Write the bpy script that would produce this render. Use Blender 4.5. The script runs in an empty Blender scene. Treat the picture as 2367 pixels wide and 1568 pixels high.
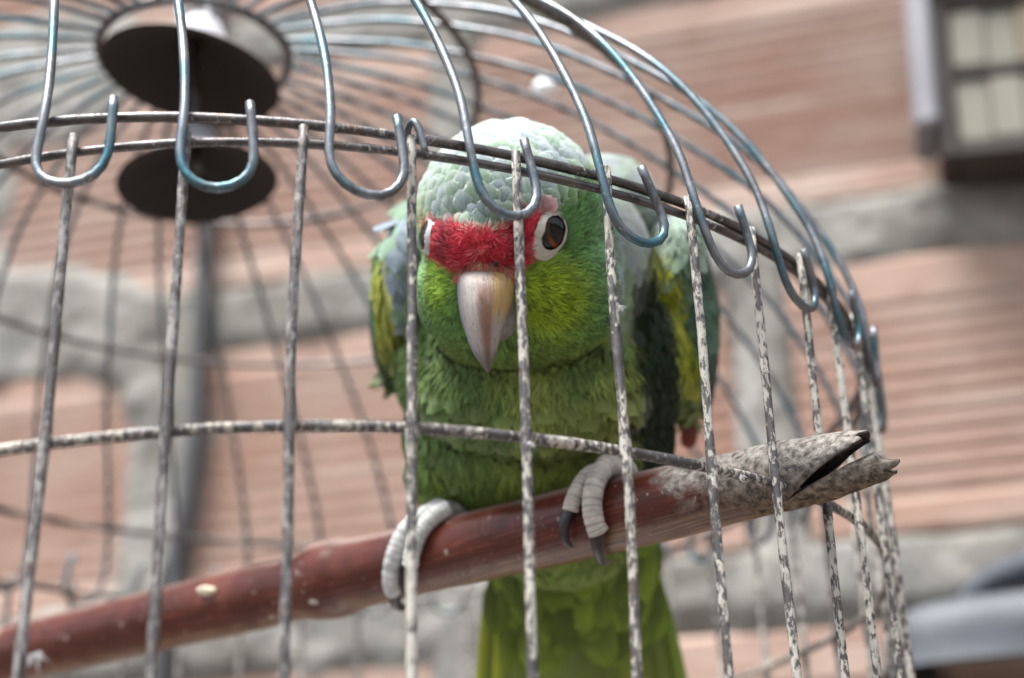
import bpy, bmesh, math, random
import numpy as np
from mathutils import Vector, Matrix
from mathutils.bvhtree import BVHTree

rad = math.radians
rng = np.random.default_rng(7)
random.seed(7)
scene = bpy.context.scene
COL = scene.collection

# ------------------------------------------------------------------ camera
CAM = np.array([0.09775, -0.50023, -0.11360])
RT = np.array([0.99829, 0.05085, -0.02890])
UP = np.array([0.04700, -0.40240, 0.91430])
FW = np.array([-0.03490, 0.91410, 0.40410])
RT /= np.linalg.norm(RT); FW /= np.linalg.norm(FW)
UP = np.cross(RT, FW)
cam = bpy.data.cameras.new('camera')
cam.sensor_width = 23.6
cam.lens = 34.93
cam.clip_start = 0.01
cam.clip_end = 200
cam.dof.use_dof = True
cam.dof.focus_distance = 0.382
cam.dof.aperture_fstop = 4.5
cam.dof.aperture_blades = 0
cam_ob = bpy.data.objects.new('camera', cam)
COL.objects.link(cam_ob)
m = Matrix.Identity(4)
for i in range(3):
    m[i][0] = RT[i]; m[i][1] = UP[i]; m[i][2] = -FW[i]; m[i][3] = CAM[i]
cam_ob.matrix_world = m
scene.camera = cam_ob

# ------------------------------------------------------------------ world, sun, exposure
SUN_EL, SUN_AZ = 68.0, 222.0          # soft sun behind thin cloud, up in front of the wall
world = bpy.data.worlds.new('World')
scene.world = world
world.use_nodes = True
wn = world.node_tree.nodes; wl = world.node_tree.links
bg = wn['Background']
sky = wn.new('ShaderNodeTexSky')
sky.sky_type = 'NISHITA'
sky.sun_disc = False
sky.sun_elevation = rad(SUN_EL)
sky.sun_rotation = rad(SUN_AZ)
sky.dust_density = 3.0
sky.air_density = 1.0
hs = wn.new('ShaderNodeHueSaturation')
hs.inputs['Saturation'].default_value = 0.42     # cloud-covered sky
wl.new(sky.outputs[0], hs.inputs['Color'])
wl.new(hs.outputs[0], bg.inputs['Color'])
bg.inputs['Strength'].default_value = 0.055
sun = bpy.data.lights.new('sun', 'SUN')
sun.energy = 1.5
sun.angle = rad(28)
sun.color = (1.0, 0.985, 0.96)
sun_ob = bpy.data.objects.new('sun', sun)
COL.objects.link(sun_ob)
az = rad(SUN_AZ)
sd = Vector((math.sin(az) * math.cos(rad(SUN_EL)), math.cos(az) * math.cos(rad(SUN_EL)), math.sin(rad(SUN_EL))))
sun_ob.rotation_euler = sd.to_track_quat('Z', 'Y').to_euler()
scene.view_settings.view_transform = 'Standard'
scene.view_settings.look = 'None'
scene.view_settings.exposure = 2.65
scene.view_settings.gamma = 1.0
scene.render.engine = 'CYCLES'
scene.cycles.max_bounces = 6
scene.cycles.diffuse_bounces = 3
scene.cycles.glossy_bounces = 3
scene.cycles.use_denoising = True

# ------------------------------------------------------------------ helpers
FPX = 3502.0
def at(u, v, d):
    """A point d metres in front of the viewpoint, in the direction of chart position (u, v)."""
    return CAM + (FW + RT * (u - 1183.0) / FPX - UP * (v - 784.0) / FPX) * d
def chart(P):
    P = np.atleast_2d(P) - CAM
    d = P @ FW
    return np.stack([1183.0 + FPX * (P @ RT) / d, 784.0 - FPX * (P @ UP) / d, d], -1)

def link(o, parent=None):
    COL.objects.link(o)
    if parent is not None:
        o.parent = parent
        o.matrix_parent_inverse = Matrix.Translation(-Vector(parent.location)) if parent.type == 'EMPTY' else Matrix.Identity(4)
    return o

def mesh_obj(name, verts, faces, mat, parent=None, smooth=True, cols=None, uvs=None):
    me = bpy.data.meshes.new(name)
    verts = np.asarray(verts, dtype=np.float64).reshape(-1, 3)
    me.from_pydata(verts.tolist(), [], faces if isinstance(faces, list) else faces.tolist())
    if smooth:
        me.polygons.foreach_set('use_smooth', np.ones(len(me.polygons), dtype=bool))
    if cols is not None:
        ca = me.color_attributes.new('Col', 'FLOAT_COLOR', 'POINT')
        c4 = np.ones((len(verts), 4)); c4[:, :3] = cols
        ca.data.foreach_set('color', c4.ravel())
    if uvs is not None:
        ul = me.uv_layers.new(name='UVMap')
        li = np.empty(len(me.loops), dtype=np.int32)
        me.loops.foreach_get('vertex_index', li)
        ul.data.foreach_set('uv', np.asarray(uvs)[li].ravel())
    if mat is not None:
        for mm in (mat if isinstance(mat, (list, tuple)) else [mat]):
            me.materials.append(mm)
    me.update()
    o = bpy.data.objects.new(name, me)
    return link(o, parent)

def empty(name, loc, label=None, cat=None, group=None):
    o = bpy.data.objects.new(name, None)
    o.location = Vector([float(x) for x in loc])
    o.empty_display_size = 0.02
    COL.objects.link(o)
    tag(o, label, cat, group)
    return o

def tag(o, label=None, cat=None, group=None, kind=None):
    if label: o['label'] = label
    if cat: o['category'] = cat
    if group: o['group'] = group
    if kind: o['kind'] = kind
    return o

def catmull(pts, n):
    P = np.asarray(pts, float)
    k = len(P)
    if k == 2:
        t = np.linspace(0, 1, n)[:, None]
        return P[0] * (1 - t) + P[1] * t
    Q = np.vstack([2 * P[0] - P[1], P, 2 * P[-1] - P[-2]])
    seg = np.linspace(0, k - 1 - 1e-9, n)
    i = seg.astype(int); t = (seg - i)[:, None]
    p0, p1, p2, p3 = Q[i], Q[i + 1], Q[i + 2], Q[i + 3]
    return 0.5 * ((2 * p1) + (p2 - p0) * t + (2 * p0 - 5 * p1 + 4 * p2 - p3) * t ** 2 + (3 * p1 - p0 - 3 * p2 + p3) * t ** 3)

def tube_data(path, r, sides=8, closed=False, cap=True):
    P = np.asarray(path, float); n = len(P)
    r = np.broadcast_to(np.asarray(r, float), (n,))
    if closed:
        T = np.roll(P, -1, 0) - np.roll(P, 1, 0)
    else:
        T = np.gradient(P, axis=0)
    T /= np.linalg.norm(T, axis=1)[:, None] + 1e-12
    a = np.array([0, 0, 1.0]) if abs(T[0][2]) < 0.9 else np.array([1.0, 0, 0])
    N = np.zeros_like(P)
    nn = np.cross(T[0], a); nn /= np.linalg.norm(nn); N[0] = nn
    for i in range(1, n):
        nn = N[i - 1] - T[i] * (N[i - 1] @ T[i]); N[i] = nn / np.linalg.norm(nn)
    B = np.cross(T, N)
    an = np.linspace(0, 2 * np.pi, sides, endpoint=False)
    V = P[:, None, :] + r[:, None, None] * (np.cos(an)[None, :, None] * N[:, None, :] + np.sin(an)[None, :, None] * B[:, None, :])
    F = []
    m_ = n if closed else n - 1
    for i in range(m_):
        j = (i + 1) % n
        for k in range(sides):
            k2 = (k + 1) % sides
            F.append((i * sides + k, i * sides + k2, j * sides + k2, j * sides + k))
    if cap and not closed:
        F.append(tuple(range(sides))[::-1]); F.append(tuple((n - 1) * sides + k for k in range(sides)))
    return V.reshape(-1, 3), F

def tube(name, path, r, mat, parent=None, sides=8, closed=False):
    v, f = tube_data(path, r, sides, closed)
    return mesh_obj(name, v, f, mat, parent)

class MB:
    def __init__(s): s.v = []; s.f = []; s.n = 0; s.w = []
    def add(s, v, f):
        v = np.asarray(v); s.v.append(v); s.f += [tuple(i + s.n for i in q) for q in f]; s.n += len(v)
    def obj(s, name, mat, parent=None, smooth=True):
        return mesh_obj(name, np.vstack(s.v), s.f, mat, parent, smooth)

def box_data(c, ax, ay, az_, hx, hy, hz, bevel=0.0):
    """an oriented box with cut corners (24 vertices) centred at c"""
    c = np.asarray(c, float)
    bm = bmesh.new()
    bmesh.ops.create_cube(bm, size=2.0)
    for w in bm.verts: w.co = Vector((w.co.x * hx, w.co.y * hy, w.co.z * hz))
    if bevel > 0:
        bmesh.ops.bevel(bm, geom=bm.edges[:], offset=bevel, segments=2, affect='EDGES')
    bm.verts.index_update()
    v = np.array([c + w.co.x * ax + w.co.y * ay + w.co.z * az_ for w in bm.verts])
    f = [tuple(x.index for x in p.verts) for p in bm.faces]
    bm.free()
    return v, f

def sm(a, b, x): 
    t = np.clip((x - a) / (b - a), 0, 1); return t * t * (3 - 2 * t)
def lerp(a, b, t): return a + (np.asarray(b) - a) * np.asarray(t)[..., None]

# smooth value noise for geometry
_pt = rng.random((64, 64, 64))
def vnoise(P, s):
    Q = np.asarray(P, float) * s + 1000.0
    i = np.floor(Q).astype(int); t = Q - i; t = t * t * (3 - 2 * t); i &= 63; j = (i + 1) & 63
    def g(a, b, c): return _pt[a, b, c]
    x0, y0, z0 = i[..., 0], i[..., 1], i[..., 2]; x1, y1, z1 = j[..., 0], j[..., 1], j[..., 2]
    tx, ty, tz = t[..., 0], t[..., 1], t[..., 2]
    a = g(x0, y0, z0) * (1 - tx) + g(x1, y0, z0) * tx
    b = g(x0, y1, z0) * (1 - tx) + g(x1, y1, z0) * tx
    c = g(x0, y0, z1) * (1 - tx) + g(x1, y0, z1) * tx
    d = g(x0, y1, z1) * (1 - tx) + g(x1, y1, z1) * tx
    return (a * (1 - ty) + b * ty) * (1 - tz) + (c * (1 - ty) + d * ty) * tz

# ------------------------------------------------------------------ materials
def new_mat(name):
    mt = bpy.data.materials.new(name); mt.use_nodes = True
    nt = mt.node_tree
    return mt, nt, nt.nodes['Principled BSDF']
def nd(nt, t, **kw):
    n = nt.nodes.new(t)
    for k, v in kw.items():
        if k in n.inputs: n.inputs[k].default_value = v
        else: setattr(n, k, v)
    return n
def noise(nt, scale, detail=4.0, rough=0.55, coord='Object', mapscale=None):
    tc = nd(nt, 'ShaderNodeTexCoord')
    src = tc.outputs[coord]
    if mapscale:
        mp = nd(nt, 'ShaderNodeMapping'); mp.inputs['Scale'].default_value = mapscale
        nt.links.new(src, mp.inputs['Vector']); src = mp.outputs[0]
    n = nd(nt, 'ShaderNodeTexNoise', Scale=scale, Detail=detail, Roughness=rough)
    nt.links.new(src, n.inputs['Vector'])
    return n.outputs['Fac']
def ramp(nt, fac, stops, interp='LINEAR'):
    r = nd(nt, 'ShaderNodeValToRGB'); cr = r.color_ramp; cr.interpolation = interp
    while len(cr.elements) < len(stops): cr.elements.new(0.5)
    for e, (p, c) in zip(cr.elements, stops):
        e.position = p; e.color = (*c, 1) if len(c) == 3 else c
    nt.links.new(fac, r.inputs['Fac'])
    return r.outputs['Color']
def mixc(nt, fac, a, b, blend='MIX'):
    n = nd(nt, 'ShaderNodeMix', data_type='RGBA', blend_type=blend)
    for sock, val in ((n.inputs[0], fac), (n.inputs[6], a), (n.inputs[7], b)):
        if isinstance(val, (int, float)): sock.default_value = val
        elif isinstance(val, tuple): sock.default_value = (*val, 1)
        else: nt.links.new(val, sock)
    return n.outputs[2]
def mathn(nt, op, a, b=None):
    n = nd(nt, 'ShaderNodeMath', operation=op)
    for i, val in enumerate((a, b)):
        if val is None: continue
        if isinstance(val, (int, float)): n.inputs[i].default_value = val
        else: nt.links.new(val, n.inputs[i])
    return n.outputs[0]
def bump(nt, bsdf, h, strength=0.3, dist=0.001):
    b = nd(nt, 'ShaderNodeBump', Strength=strength, Distance=dist)
    nt.links.new(h, b.inputs['Height']); nt.links.new(b.outputs[0], bsdf.inputs['Normal'])

G3 = lambda x: (x, x, x)
def mat_bar(name, cover, pale=(0.55, 0.52, 0.46), sk=1.0, metal=0.35, rgh=0.5):
    """wire whose pale coating flakes off dark steel"""
    mt, nt, b = new_mat(name)
    f1 = noise(nt, 760, 6, 0.68, 'Object', (1, 1, 0.42))
    f2 = noise(nt, 60, 2, 0.5, 'Object', (1, 1, 0.5))
    s = mathn(nt, 'ADD', mathn(nt, 'MULTIPLY', f1, 0.80), mathn(nt, 'MULTIPLY', f2, 0.32))
    flake = ramp(nt, s, [(cover, (0, 0, 0)), (cover + 0.035, (1, 1, 1))])
    steel = ramp(nt, noise(nt, 260, 4), [(0.3, (0.075 * sk, 0.068 * sk, 0.066 * sk)), (0.55, (0.15 * sk, 0.14 * sk, 0.14 * sk)), (0.75, (0.15 * sk, 0.085 * sk, 0.05 * sk))])
    paint = ramp(nt, noise(nt, 180, 4), [(0.3, tuple(x * 0.55 for x in pale)), (0.6, tuple(x * 0.9 for x in pale)), (0.8, (0.42, 0.34, 0.24))])
    nt.links.new(mixc(nt, flake, steel, paint), b.inputs['Base Color'])
    nt.links.new(ramp(nt, flake, [(0, G3(metal)), (1, G3(0))]), b.inputs['Metallic'])
    nt.links.new(ramp(nt, flake, [(0, G3(rgh)), (1, G3(0.75))]), b.inputs['Roughness'])
    bump(nt, b, mathn(nt, 'ADD', flake, noise(nt, 1500, 3)), 0.6, 0.00025)
    return mt
M_bar = mat_bar('flaking_bar', 0.55, (0.50, 0.475, 0.42), 0.55)
M_bar_grey = mat_bar('greyed_bar', 0.57, (0.30, 0.29, 0.28), 0.6)
M_ring = mat_bar('flaking_hoop', 0.56, (0.46, 0.42, 0.36), 0.55)
M_ring_dark = mat_bar('dark_hoop', 0.64, (0.36, 0.34, 0.31), 0.75, 0.8, 0.36)

def mat_dome():
    mt, nt, b = new_mat('blued_wire')
    f = noise(nt, 55, 3, 0.5)
    c = ramp(nt, f, [(0.32, (0.10, 0.105, 0.115)), (0.46, (0.17, 0.18, 0.195)), (0.56, (0.095, 0.135, 0.155)), (0.68, (0.04, 0.125, 0.155))])
    sp = ramp(nt, noise(nt, 900, 4, 0.6), [(0.62, (0, 0, 0)), (0.68, (1, 1, 1))])
    c = mixc(nt, mathn(nt, 'MULTIPLY', sp, 0.5), c, (0.45, 0.44, 0.42))
    dk = ramp(nt, noise(nt, 300, 4, 0.6, 'Object', (1, 1, 0.4)), [(0.56, (0, 0, 0)), (0.66, (1, 1, 1))])
    c = mixc(nt, mathn(nt, 'MULTIPLY', dk, 0.6), c, (0.06, 0.045, 0.04))
    nt.links.new(c, b.inputs['Base Color'])
    b.inputs['Metallic'].default_value = 0.78
    nt.links.new(ramp(nt, noise(nt, 400, 3), [(0.3, G3(0.30)), (0.7, G3(0.48))]), b.inputs['Roughness'])
    bump(nt, b, noise(nt, 1400, 4), 0.4, 0.0002)
    return mt
M_dome = mat_dome()

def mat_simple(name, stops, scale, rough, metallic=0.0, bscale=None, bstr=0.3, bdist=0.001, mapscale=None, detail=5):
    mt, nt, b = new_mat(name)
    nt.links.new(ramp(nt, noise(nt, scale, detail, 0.6, 'Object', mapscale), stops), b.inputs['Base Color'])
    b.inputs['Roughness'].default_value = rough
    b.inputs['Metallic'].default_value = metallic
    if bscale: bump(nt, b, noise(nt, bscale, 5, 0.6, 'Object', mapscale), bstr, bdist)
    return mt
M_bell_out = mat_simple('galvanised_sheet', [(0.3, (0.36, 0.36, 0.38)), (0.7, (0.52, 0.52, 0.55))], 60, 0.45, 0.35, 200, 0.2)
M_bell_in = mat_simple('shaded_bell_inside', [(0.3, (0.004, 0.003, 0.003)), (0.7, (0.010, 0.006, 0.005))], 120, 0.8, 0.0, 300, 0.3)  # near-black brown stands in for the shade inside the bell cups
M_claw = mat_simple('horn_dark', [(0.3, (0.008, 0.0075, 0.009)), (0.7, (0.028, 0.026, 0.030))], 400, 0.35, 0, 800, 0.2, 0.0003)
M_wood_pale = mat_simple('pale_slat_wood', [(0.3, (0.16, 0.155, 0.12)), (0.7, (0.23, 0.225, 0.185))], 8, 0.75, 0, 60, 0.3, 0.002, (1, 1, 0.2))
M_wood_ochre = mat_simple('ochre_slat_wood', [(0.3, (0.15, 0.12, 0.075)), (0.7, (0.23, 0.19, 0.13))], 8, 0.75, 0, 60, 0.3, 0.002, (1, 1, 0.2))
M_wood_dark = mat_simple('dark_frame_wood', [(0.3, (0.012, 0.009, 0.007)), (0.7, (0.030, 0.021, 0.015))], 14, 0.7, 0, 60, 0.3, 0.002)
M_wood_grey = mat_simple('grey_painted_wood', [(0.3, (0.17, 0.17, 0.185)), (0.7, (0.25, 0.25, 0.27))], 12, 0.65, 0, 60, 0.3, 0.002)
M_white_paint = mat_simple('cream_painted_wood', [(0.3, (0.66, 0.63, 0.56)), (0.7, (0.78, 0.75, 0.68))], 12, 0.6, 0, 60, 0.3, 0.002)
M_grey_hood = mat_simple('grey_plastic', [(0.3, (0.022, 0.027, 0.034)), (0.5, (0.046, 0.053, 0.064)), (0.75, (0.090, 0.099, 0.114))], 12, 0.6, 0, 50, 0.3, 0.003)
M_shadow_roll = mat_simple('dark_blue_grey_shadow', [(0.3, (0.025, 0.03, 0.04)), (0.7, (0.06, 0.068, 0.085))], 30, 0.8, 0, 90, 0.4, 0.003)  # colour of the soft shadow band above the hood
M_hood_shade = mat_simple('hood_inside_shade', [(0.3, (0.004, 0.004, 0.004)), (0.7, (0.008, 0.008, 0.009))], 20, 0.7)  # shade of the hood's hollow put into the colour
M_cable = mat_simple('black_cable', [(0.3, (0.02, 0.02, 0.021)), (0.7, (0.06, 0.06, 0.064))], 20, 0.6)
M_ground = mat_simple('packed_earth', [(0.3, (0.07, 0.06, 0.05)), (0.7, (0.12, 0.105, 0.09))], 3, 0.95, 0, 20, 0.5, 0.02)
M_fluff = mat_simple('white_down', [(0.3, (0.75, 0.75, 0.76)), (0.7, (0.85, 0.85, 0.86))], 300, 0.9)
M_fluff_thin = mat_simple('grey_down', [(0.3, (0.34, 0.34, 0.34)), (0.7, (0.46, 0.46, 0.46))], 300, 0.9)
M_husk = mat_simple('pale_husk', [(0.3, (0.55, 0.48, 0.30)), (0.7, (0.72, 0.68, 0.55))], 300, 0.7)

def mat_mortar():
    mt, nt, b = new_mat('mortar')
    c = ramp(nt, noise(nt, 24, 6, 0.65), [(0.28, (0.105, 0.10, 0.09)), (0.5, (0.205, 0.20, 0.18)), (0.75, (0.30, 0.29, 0.27))])
    c = mixc(nt, ramp(nt, noise(nt, 7, 4, 0.6), [(0.45, G3(0)), (0.68, G3(0.7))]), c, (0.13, 0.115, 0.095))
    c = mixc(nt, ramp(nt, noise(nt, 60, 4, 0.6), [(0.62, G3(0)), (0.70, G3(0.8))]), c, (0.055, 0.05, 0.045))
    nt.links.new(c, b.inputs['Base Color']); b.inputs['Roughness'].default_value = 0.95
    bump(nt, b, noise(nt, 110, 5, 0.65), 0.8, 0.004)
    return mt
M_mortar = mat_mortar()

def mat_brick():
    mt, nt, b = new_mat('fired_clay')
    oi = nd(nt, 'ShaderNodeObjectInfo')
    tc = nd(nt, 'ShaderNodeTexCoord')
    base = ramp(nt, oi.outputs['Random'], [(0.0, (0.23, 0.135, 0.10)), (0.35, (0.31, 0.19, 0.145)), (0.7, (0.285, 0.165, 0.12)), (1.0, (0.29, 0.145, 0.098))])
    f = noise(nt, 7, 5, 0.6, 'Object', (1, 1, 2.5))
    c = mixc(nt, ramp(nt, f, [(0.42, G3(0.0)), (0.72, G3(0.6))]), base, (0.40, 0.345, 0.30))
    st = noise(nt, 5, 4, 0.6, 'Object', (0.6, 1, 22))
    c = mixc(nt, ramp(nt, st, [(0.48, G3(0.0)), (0.66, G3(0.6))]), c, (0.40, 0.32, 0.265))
    c = mixc(nt, ramp(nt, noise(nt, 22, 5, 0.65, 'Object', (1, 1, 3)), [(0.50, G3(0)), (0.68, G3(0.6))]), c, (0.19, 0.11, 0.08))
    nt.links.new(c, b.inputs['Base Color'])
    b.inputs['Roughness'].default_value = 0.9
    bump(nt, b, noise(nt, 220, 4), 0.4, 0.001)
    return mt
M_brick = mat_brick()

def mat_perch():
    mt, nt, b = new_mat('lacquered_cane')
    at_ = nd(nt, 'ShaderNodeAttribute', attribute_name='Col')     # R: along, G: underside, B: weathered end
    sp = nd(nt, 'ShaderNodeSeparateColor'); nt.links.new(at_.outputs['Color'], sp.inputs[0])
    geo = nd(nt, 'ShaderNodeNewGeometry')
    n1 = noise(nt, 90, 5, 0.6); n2 = noise(nt, 500, 5, 0.65); n3 = noise(nt, 25, 3)
    red = ramp(nt, n1, [(0.3, (0.060, 0.013, 0.008)), (0.55, (0.115, 0.026, 0.016)), (0.8, (0.15, 0.050, 0.030))])
    tan = ramp(nt, n1, [(0.3, (0.13, 0.070, 0.034)), (0.7, (0.24, 0.145, 0.075))])
    c = mixc(nt, ramp(nt, mathn(nt, 'ADD', sp.outputs[1], mathn(nt, 'MULTIPLY', mathn(nt, 'SUBTRACT', n1, 0.5), 0.7)), [(0.42, G3(0)), (0.58, G3(1))]), red, tan)
    cx = nd(nt, 'ShaderNodeCombineXYZ')
    nt.links.new(mathn(nt, 'MULTIPLY', sp.outputs[0], 26.0), cx.inputs[0]); nt.links.new(mathn(nt, 'MULTIPLY', sp.outputs[1], 26.0), cx.inputs[1])
    gn = nd(nt, 'ShaderNodeTexNoise', Scale=1.0, Detail=5.0, Roughness=0.65); nt.links.new(cx.outputs[0], gn.inputs['Vector'])
    c = mixc(nt, ramp(nt, gn.outputs['Fac'], [(0.42, G3(0.85)), (0.60, G3(0))]), c, (0.045, 0.012, 0.008))
    c = mixc(nt, ramp(nt, gn.outputs['Fac'], [(0.60, G3(0)), (0.74, G3(0.55))]), c, (0.27, 0.12, 0.075))
    # droppings and dusty film, plus a pale sky sheen painted on the upper side
    sx = nd(nt, 'ShaderNodeSeparateXYZ'); nt.links.new(geo.outputs['Normal'], sx.inputs[0])
    dust_sheen = mathn(nt, 'MULTIPLY', ramp(nt, sx.outputs['Z'], [(0.58, G3(0)), (0.98, G3(1))]), ramp(nt, n3, [(0.36, G3(0.12)), (0.60, G3(0.62))]))
    c = mixc(nt, dust_sheen, c, (0.47, 0.40, 0.36))
    spot = mathn(nt, 'ADD', ramp(nt, noise(nt, 130, 3, 0.5), [(0.70, G3(0)), (0.74, G3(0.7))]), ramp(nt, noise(nt, 520, 4, 0.6), [(0.66, G3(0)), (0.72, G3(0.5))]))
    c = mixc(nt, spot, c, (0.55, 0.48, 0.44))
    wz = mathn(nt, 'ADD', sp.outputs[2], mathn(nt, 'MULTIPLY', mathn(nt, 'SUBTRACT', n1, 0.5), 0.9))
    wmask = ramp(nt, wz, [(0.42, G3(0)), (0.58, G3(1))])
    wood = ramp(nt, n2, [(0.34, (0.035, 0.030, 0.027)), (0.5, (0.15, 0.135, 0.12)), (0.68, (0.29, 0.27, 0.245))])
    wood2 = ramp(nt, n2, [(0.38, (0.025, 0.018, 0.012)), (0.64, (0.19, 0.115, 0.055))])
    wood = mixc(nt, sp.outputs[1], wood, wood2)
    c = mixc(nt, wmask, c, wood)
    nt.links.new(c, b.inputs['Base Color'])
    b.inputs['Specular IOR Level'].default_value = 0.28
    nt.links.new(ramp(nt, mathn(nt, 'MAXIMUM', wmask, dust_sheen), [(0, G3(0.28)), (1, G3(0.85))]), b.inputs['Roughness'])
    bump(nt, b, mathn(nt, 'ADD', mathn(nt, 'ADD', mathn(nt, 'MULTIPLY', n2, wmask), mathn(nt, 'MULTIPLY', gn.outputs['Fac'], 0.4)), mathn(nt, 'MULTIPLY', noise(nt, 40, 3), 0.8)), 0.5, 0.0012)
    return mt
M_perch = mat_perch()
M_perch_in = mat_simple('dark_cane_core', [(0.35, (0.015, 0.011, 0.01)), (0.7, (0.07, 0.05, 0.04))], 500, 0.95, 0, 700, 0.6, 0.001)  # near-black to brown on shell insides and torn edges

def mat_plumage():
    mt, nt, b = new_mat('feather_vane')
    a = nd(nt, 'ShaderNodeAttribute', attribute_name='Col')
    uv = nd(nt, 'ShaderNodeUVMap')
    sx = nd(nt, 'ShaderNodeSeparateXYZ'); nt.links.new(uv.outputs[0], sx.inputs[0])
    # barbs run outwards from the shaft: lines of (v - k|u|)
    au = mathn(nt, 'ABSOLUTE', mathn(nt, 'SUBTRACT', sx.outputs[0], 0.5))
    ph = mathn(nt, 'SUBTRACT', mathn(nt, 'MULTIPLY', sx.outputs[1], 50.0), mathn(nt, 'MULTIPLY', au, 105.0))
    w = mathn(nt, 'SINE', ph)
    w01 = mathn(nt, 'ADD', mathn(nt, 'MULTIPLY', w, 0.5), 0.5)
    k = ramp(nt, w01, [(0.0, G3(0.50)), (0.45, G3(1.0))])
    c = mixc(nt, 1.0, a.outputs['Color'], k, 'MULTIPLY')
    nt.links.new(c, b.inputs['Base Color'])
    b.inputs['Roughness'].default_value = 0.62
    b.inputs['Specular IOR Level'].default_value = 0.25
    b.inputs['Sheen Weight'].default_value = 0.12
    bump(nt, b, w01, 0.35, 0.0002)
    return mt
M_feather = mat_plumage()
def mat_attr(name, rough, spec=0.3, sheen=0.0, streak=None):
    mt, nt, b = new_mat(name)
    a = nd(nt, 'ShaderNodeAttribute', attribute_name='Col')
    c = a.outputs['Color']
    if streak:
        c = mixc(nt, ramp(nt, noise(nt, streak[0], 5, 0.6, 'Object', streak[1]), [(0.35, G3(0.0)), (0.75, G3(streak[2]))]), c, streak[3], 'MULTIPLY')
    nt.links.new(c, b.inputs['Base Color'])
    b.inputs['Roughness'].default_value = rough
    b.inputs['Specular IOR Level'].default_value = spec
    b.inputs['Sheen Weight'].default_value = sheen
    return mt, nt, b
M_barb, _, _ = mat_attr('downy_barbs', 0.7, 0.15, 0.1)
M_under, _, _ = mat_attr('under_plumage', 0.9, 0.05)
M_skin, _nt, _b = mat_attr('scaly_skin', 0.7, 0.3, 0, (700, None, 0.8, (0.72, 0.68, 0.64)))
bump(_nt, _b, noise(_nt, 1300, 4), 0.5, 0.0004)
M_beak, _nt, _b = mat_attr('horn_beak', 0.45, 0.3, 0, (420, (1, 0.6, 0.16), 0.9, (0.45, 0.39, 0.36)))
bump(_nt, _b, noise(_nt, 500, 5, 0.6, 'Object', (1, 0.6, 0.25)), 0.35, 0.0004)
def mat_bill():
    mt, nt, b = new_mat('layered_horn')
    a = nd(nt, 'ShaderNodeAttribute', attribute_name='Col')
    uv = nd(nt, 'ShaderNodeUVMap')
    def st(sx_, sy_, det=5.0):
        mp = nd(nt, 'ShaderNodeMapping'); mp.inputs['Scale'].default_value = (sx_, sy_, 1)
        nt.links.new(uv.outputs[0], mp.inputs['Vector'])
        n = nd(nt, 'ShaderNodeTexNoise', Scale=1.0, Detail=det, Roughness=0.65); nt.links.new(mp.outputs[0], n.inputs['Vector'])
        return n.outputs['Fac']
    fine, broad, chips = st(70, 3.0), st(11, 2.2), st(16, 9)
    c = mixc(nt, ramp(nt, fine, [(0.36, G3(0.38)), (0.55, G3(0))]), a.outputs['Color'], (0.13, 0.09, 0.07))
    c = mixc(nt, ramp(nt, broad, [(0.54, G3(0)), (0.72, G3(0.4))]), c, (0.46, 0.43, 0.40))
    c = mixc(nt, ramp(nt, chips, [(0.60, G3(0)), (0.64, G3(0.65))]), c, (0.09, 0.075, 0.07))
    nt.links.new(c, b.inputs['Base Color'])
    nt.links.new(ramp(nt, chips, [(0.4, G3(0.36)), (0.65, G3(0.6))]), b.inputs['Roughness'])
    b.inputs['Specular IOR Level'].default_value = 0.35
    bump(nt, b, mathn(nt, 'ADD', fine, mathn(nt, 'MULTIPLY', chips, 0.8)), 0.7, 0.0005)
    return mt
M_bill = mat_bill()
M_eye, _nt, _b = mat_attr('wet_eye', 0.12, 0.35)

# ------------------------------------------------------------------ ground and wall
def grid_plane(name, size, z, mat):
    n = 24
    xs = np.linspace(-size, size, n)
    v = np.array([(x, y, z) for y in xs for x in xs])
    v[:, 2] += (vnoise(v, 0.5) - 0.5) * 0.05
    f = [(j * n + i, j * n + i + 1, (j + 1) * n + i + 1, (j + 1) * n + i) for j in range(n - 1) for i in range(n - 1)]
    return mesh_obj(name, v, f, mat)
tag(grid_plane('ground', 30, -1.45, M_ground), 'packed earth ground in front of the brick wall', kind='structure')

PSI = rad(-11.5)
WH = np.array([math.cos(PSI), math.sin(PSI), 0.0])          # along the wall, to the right
WN = np.array([math.sin(PSI), -math.cos(PSI), 0.0])         # out of the wall, towards the cage
W0 = CAM + FW * 1.0
W0 = np.array([W0[0], W0[1], 0.0])
def wallp(s, z, out=0.0): return W0 + WH * s + np.array([0, 0, z]) + WN * out
PITCH, BH, BL, SP = 0.227, 0.180, 0.365, 0.400
wall = empty('brick_wall', wallp(0, -1.45), 'weathered wall of ribbed hollow clay bricks with thick grey mortar behind the cage', 'wall')
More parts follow.
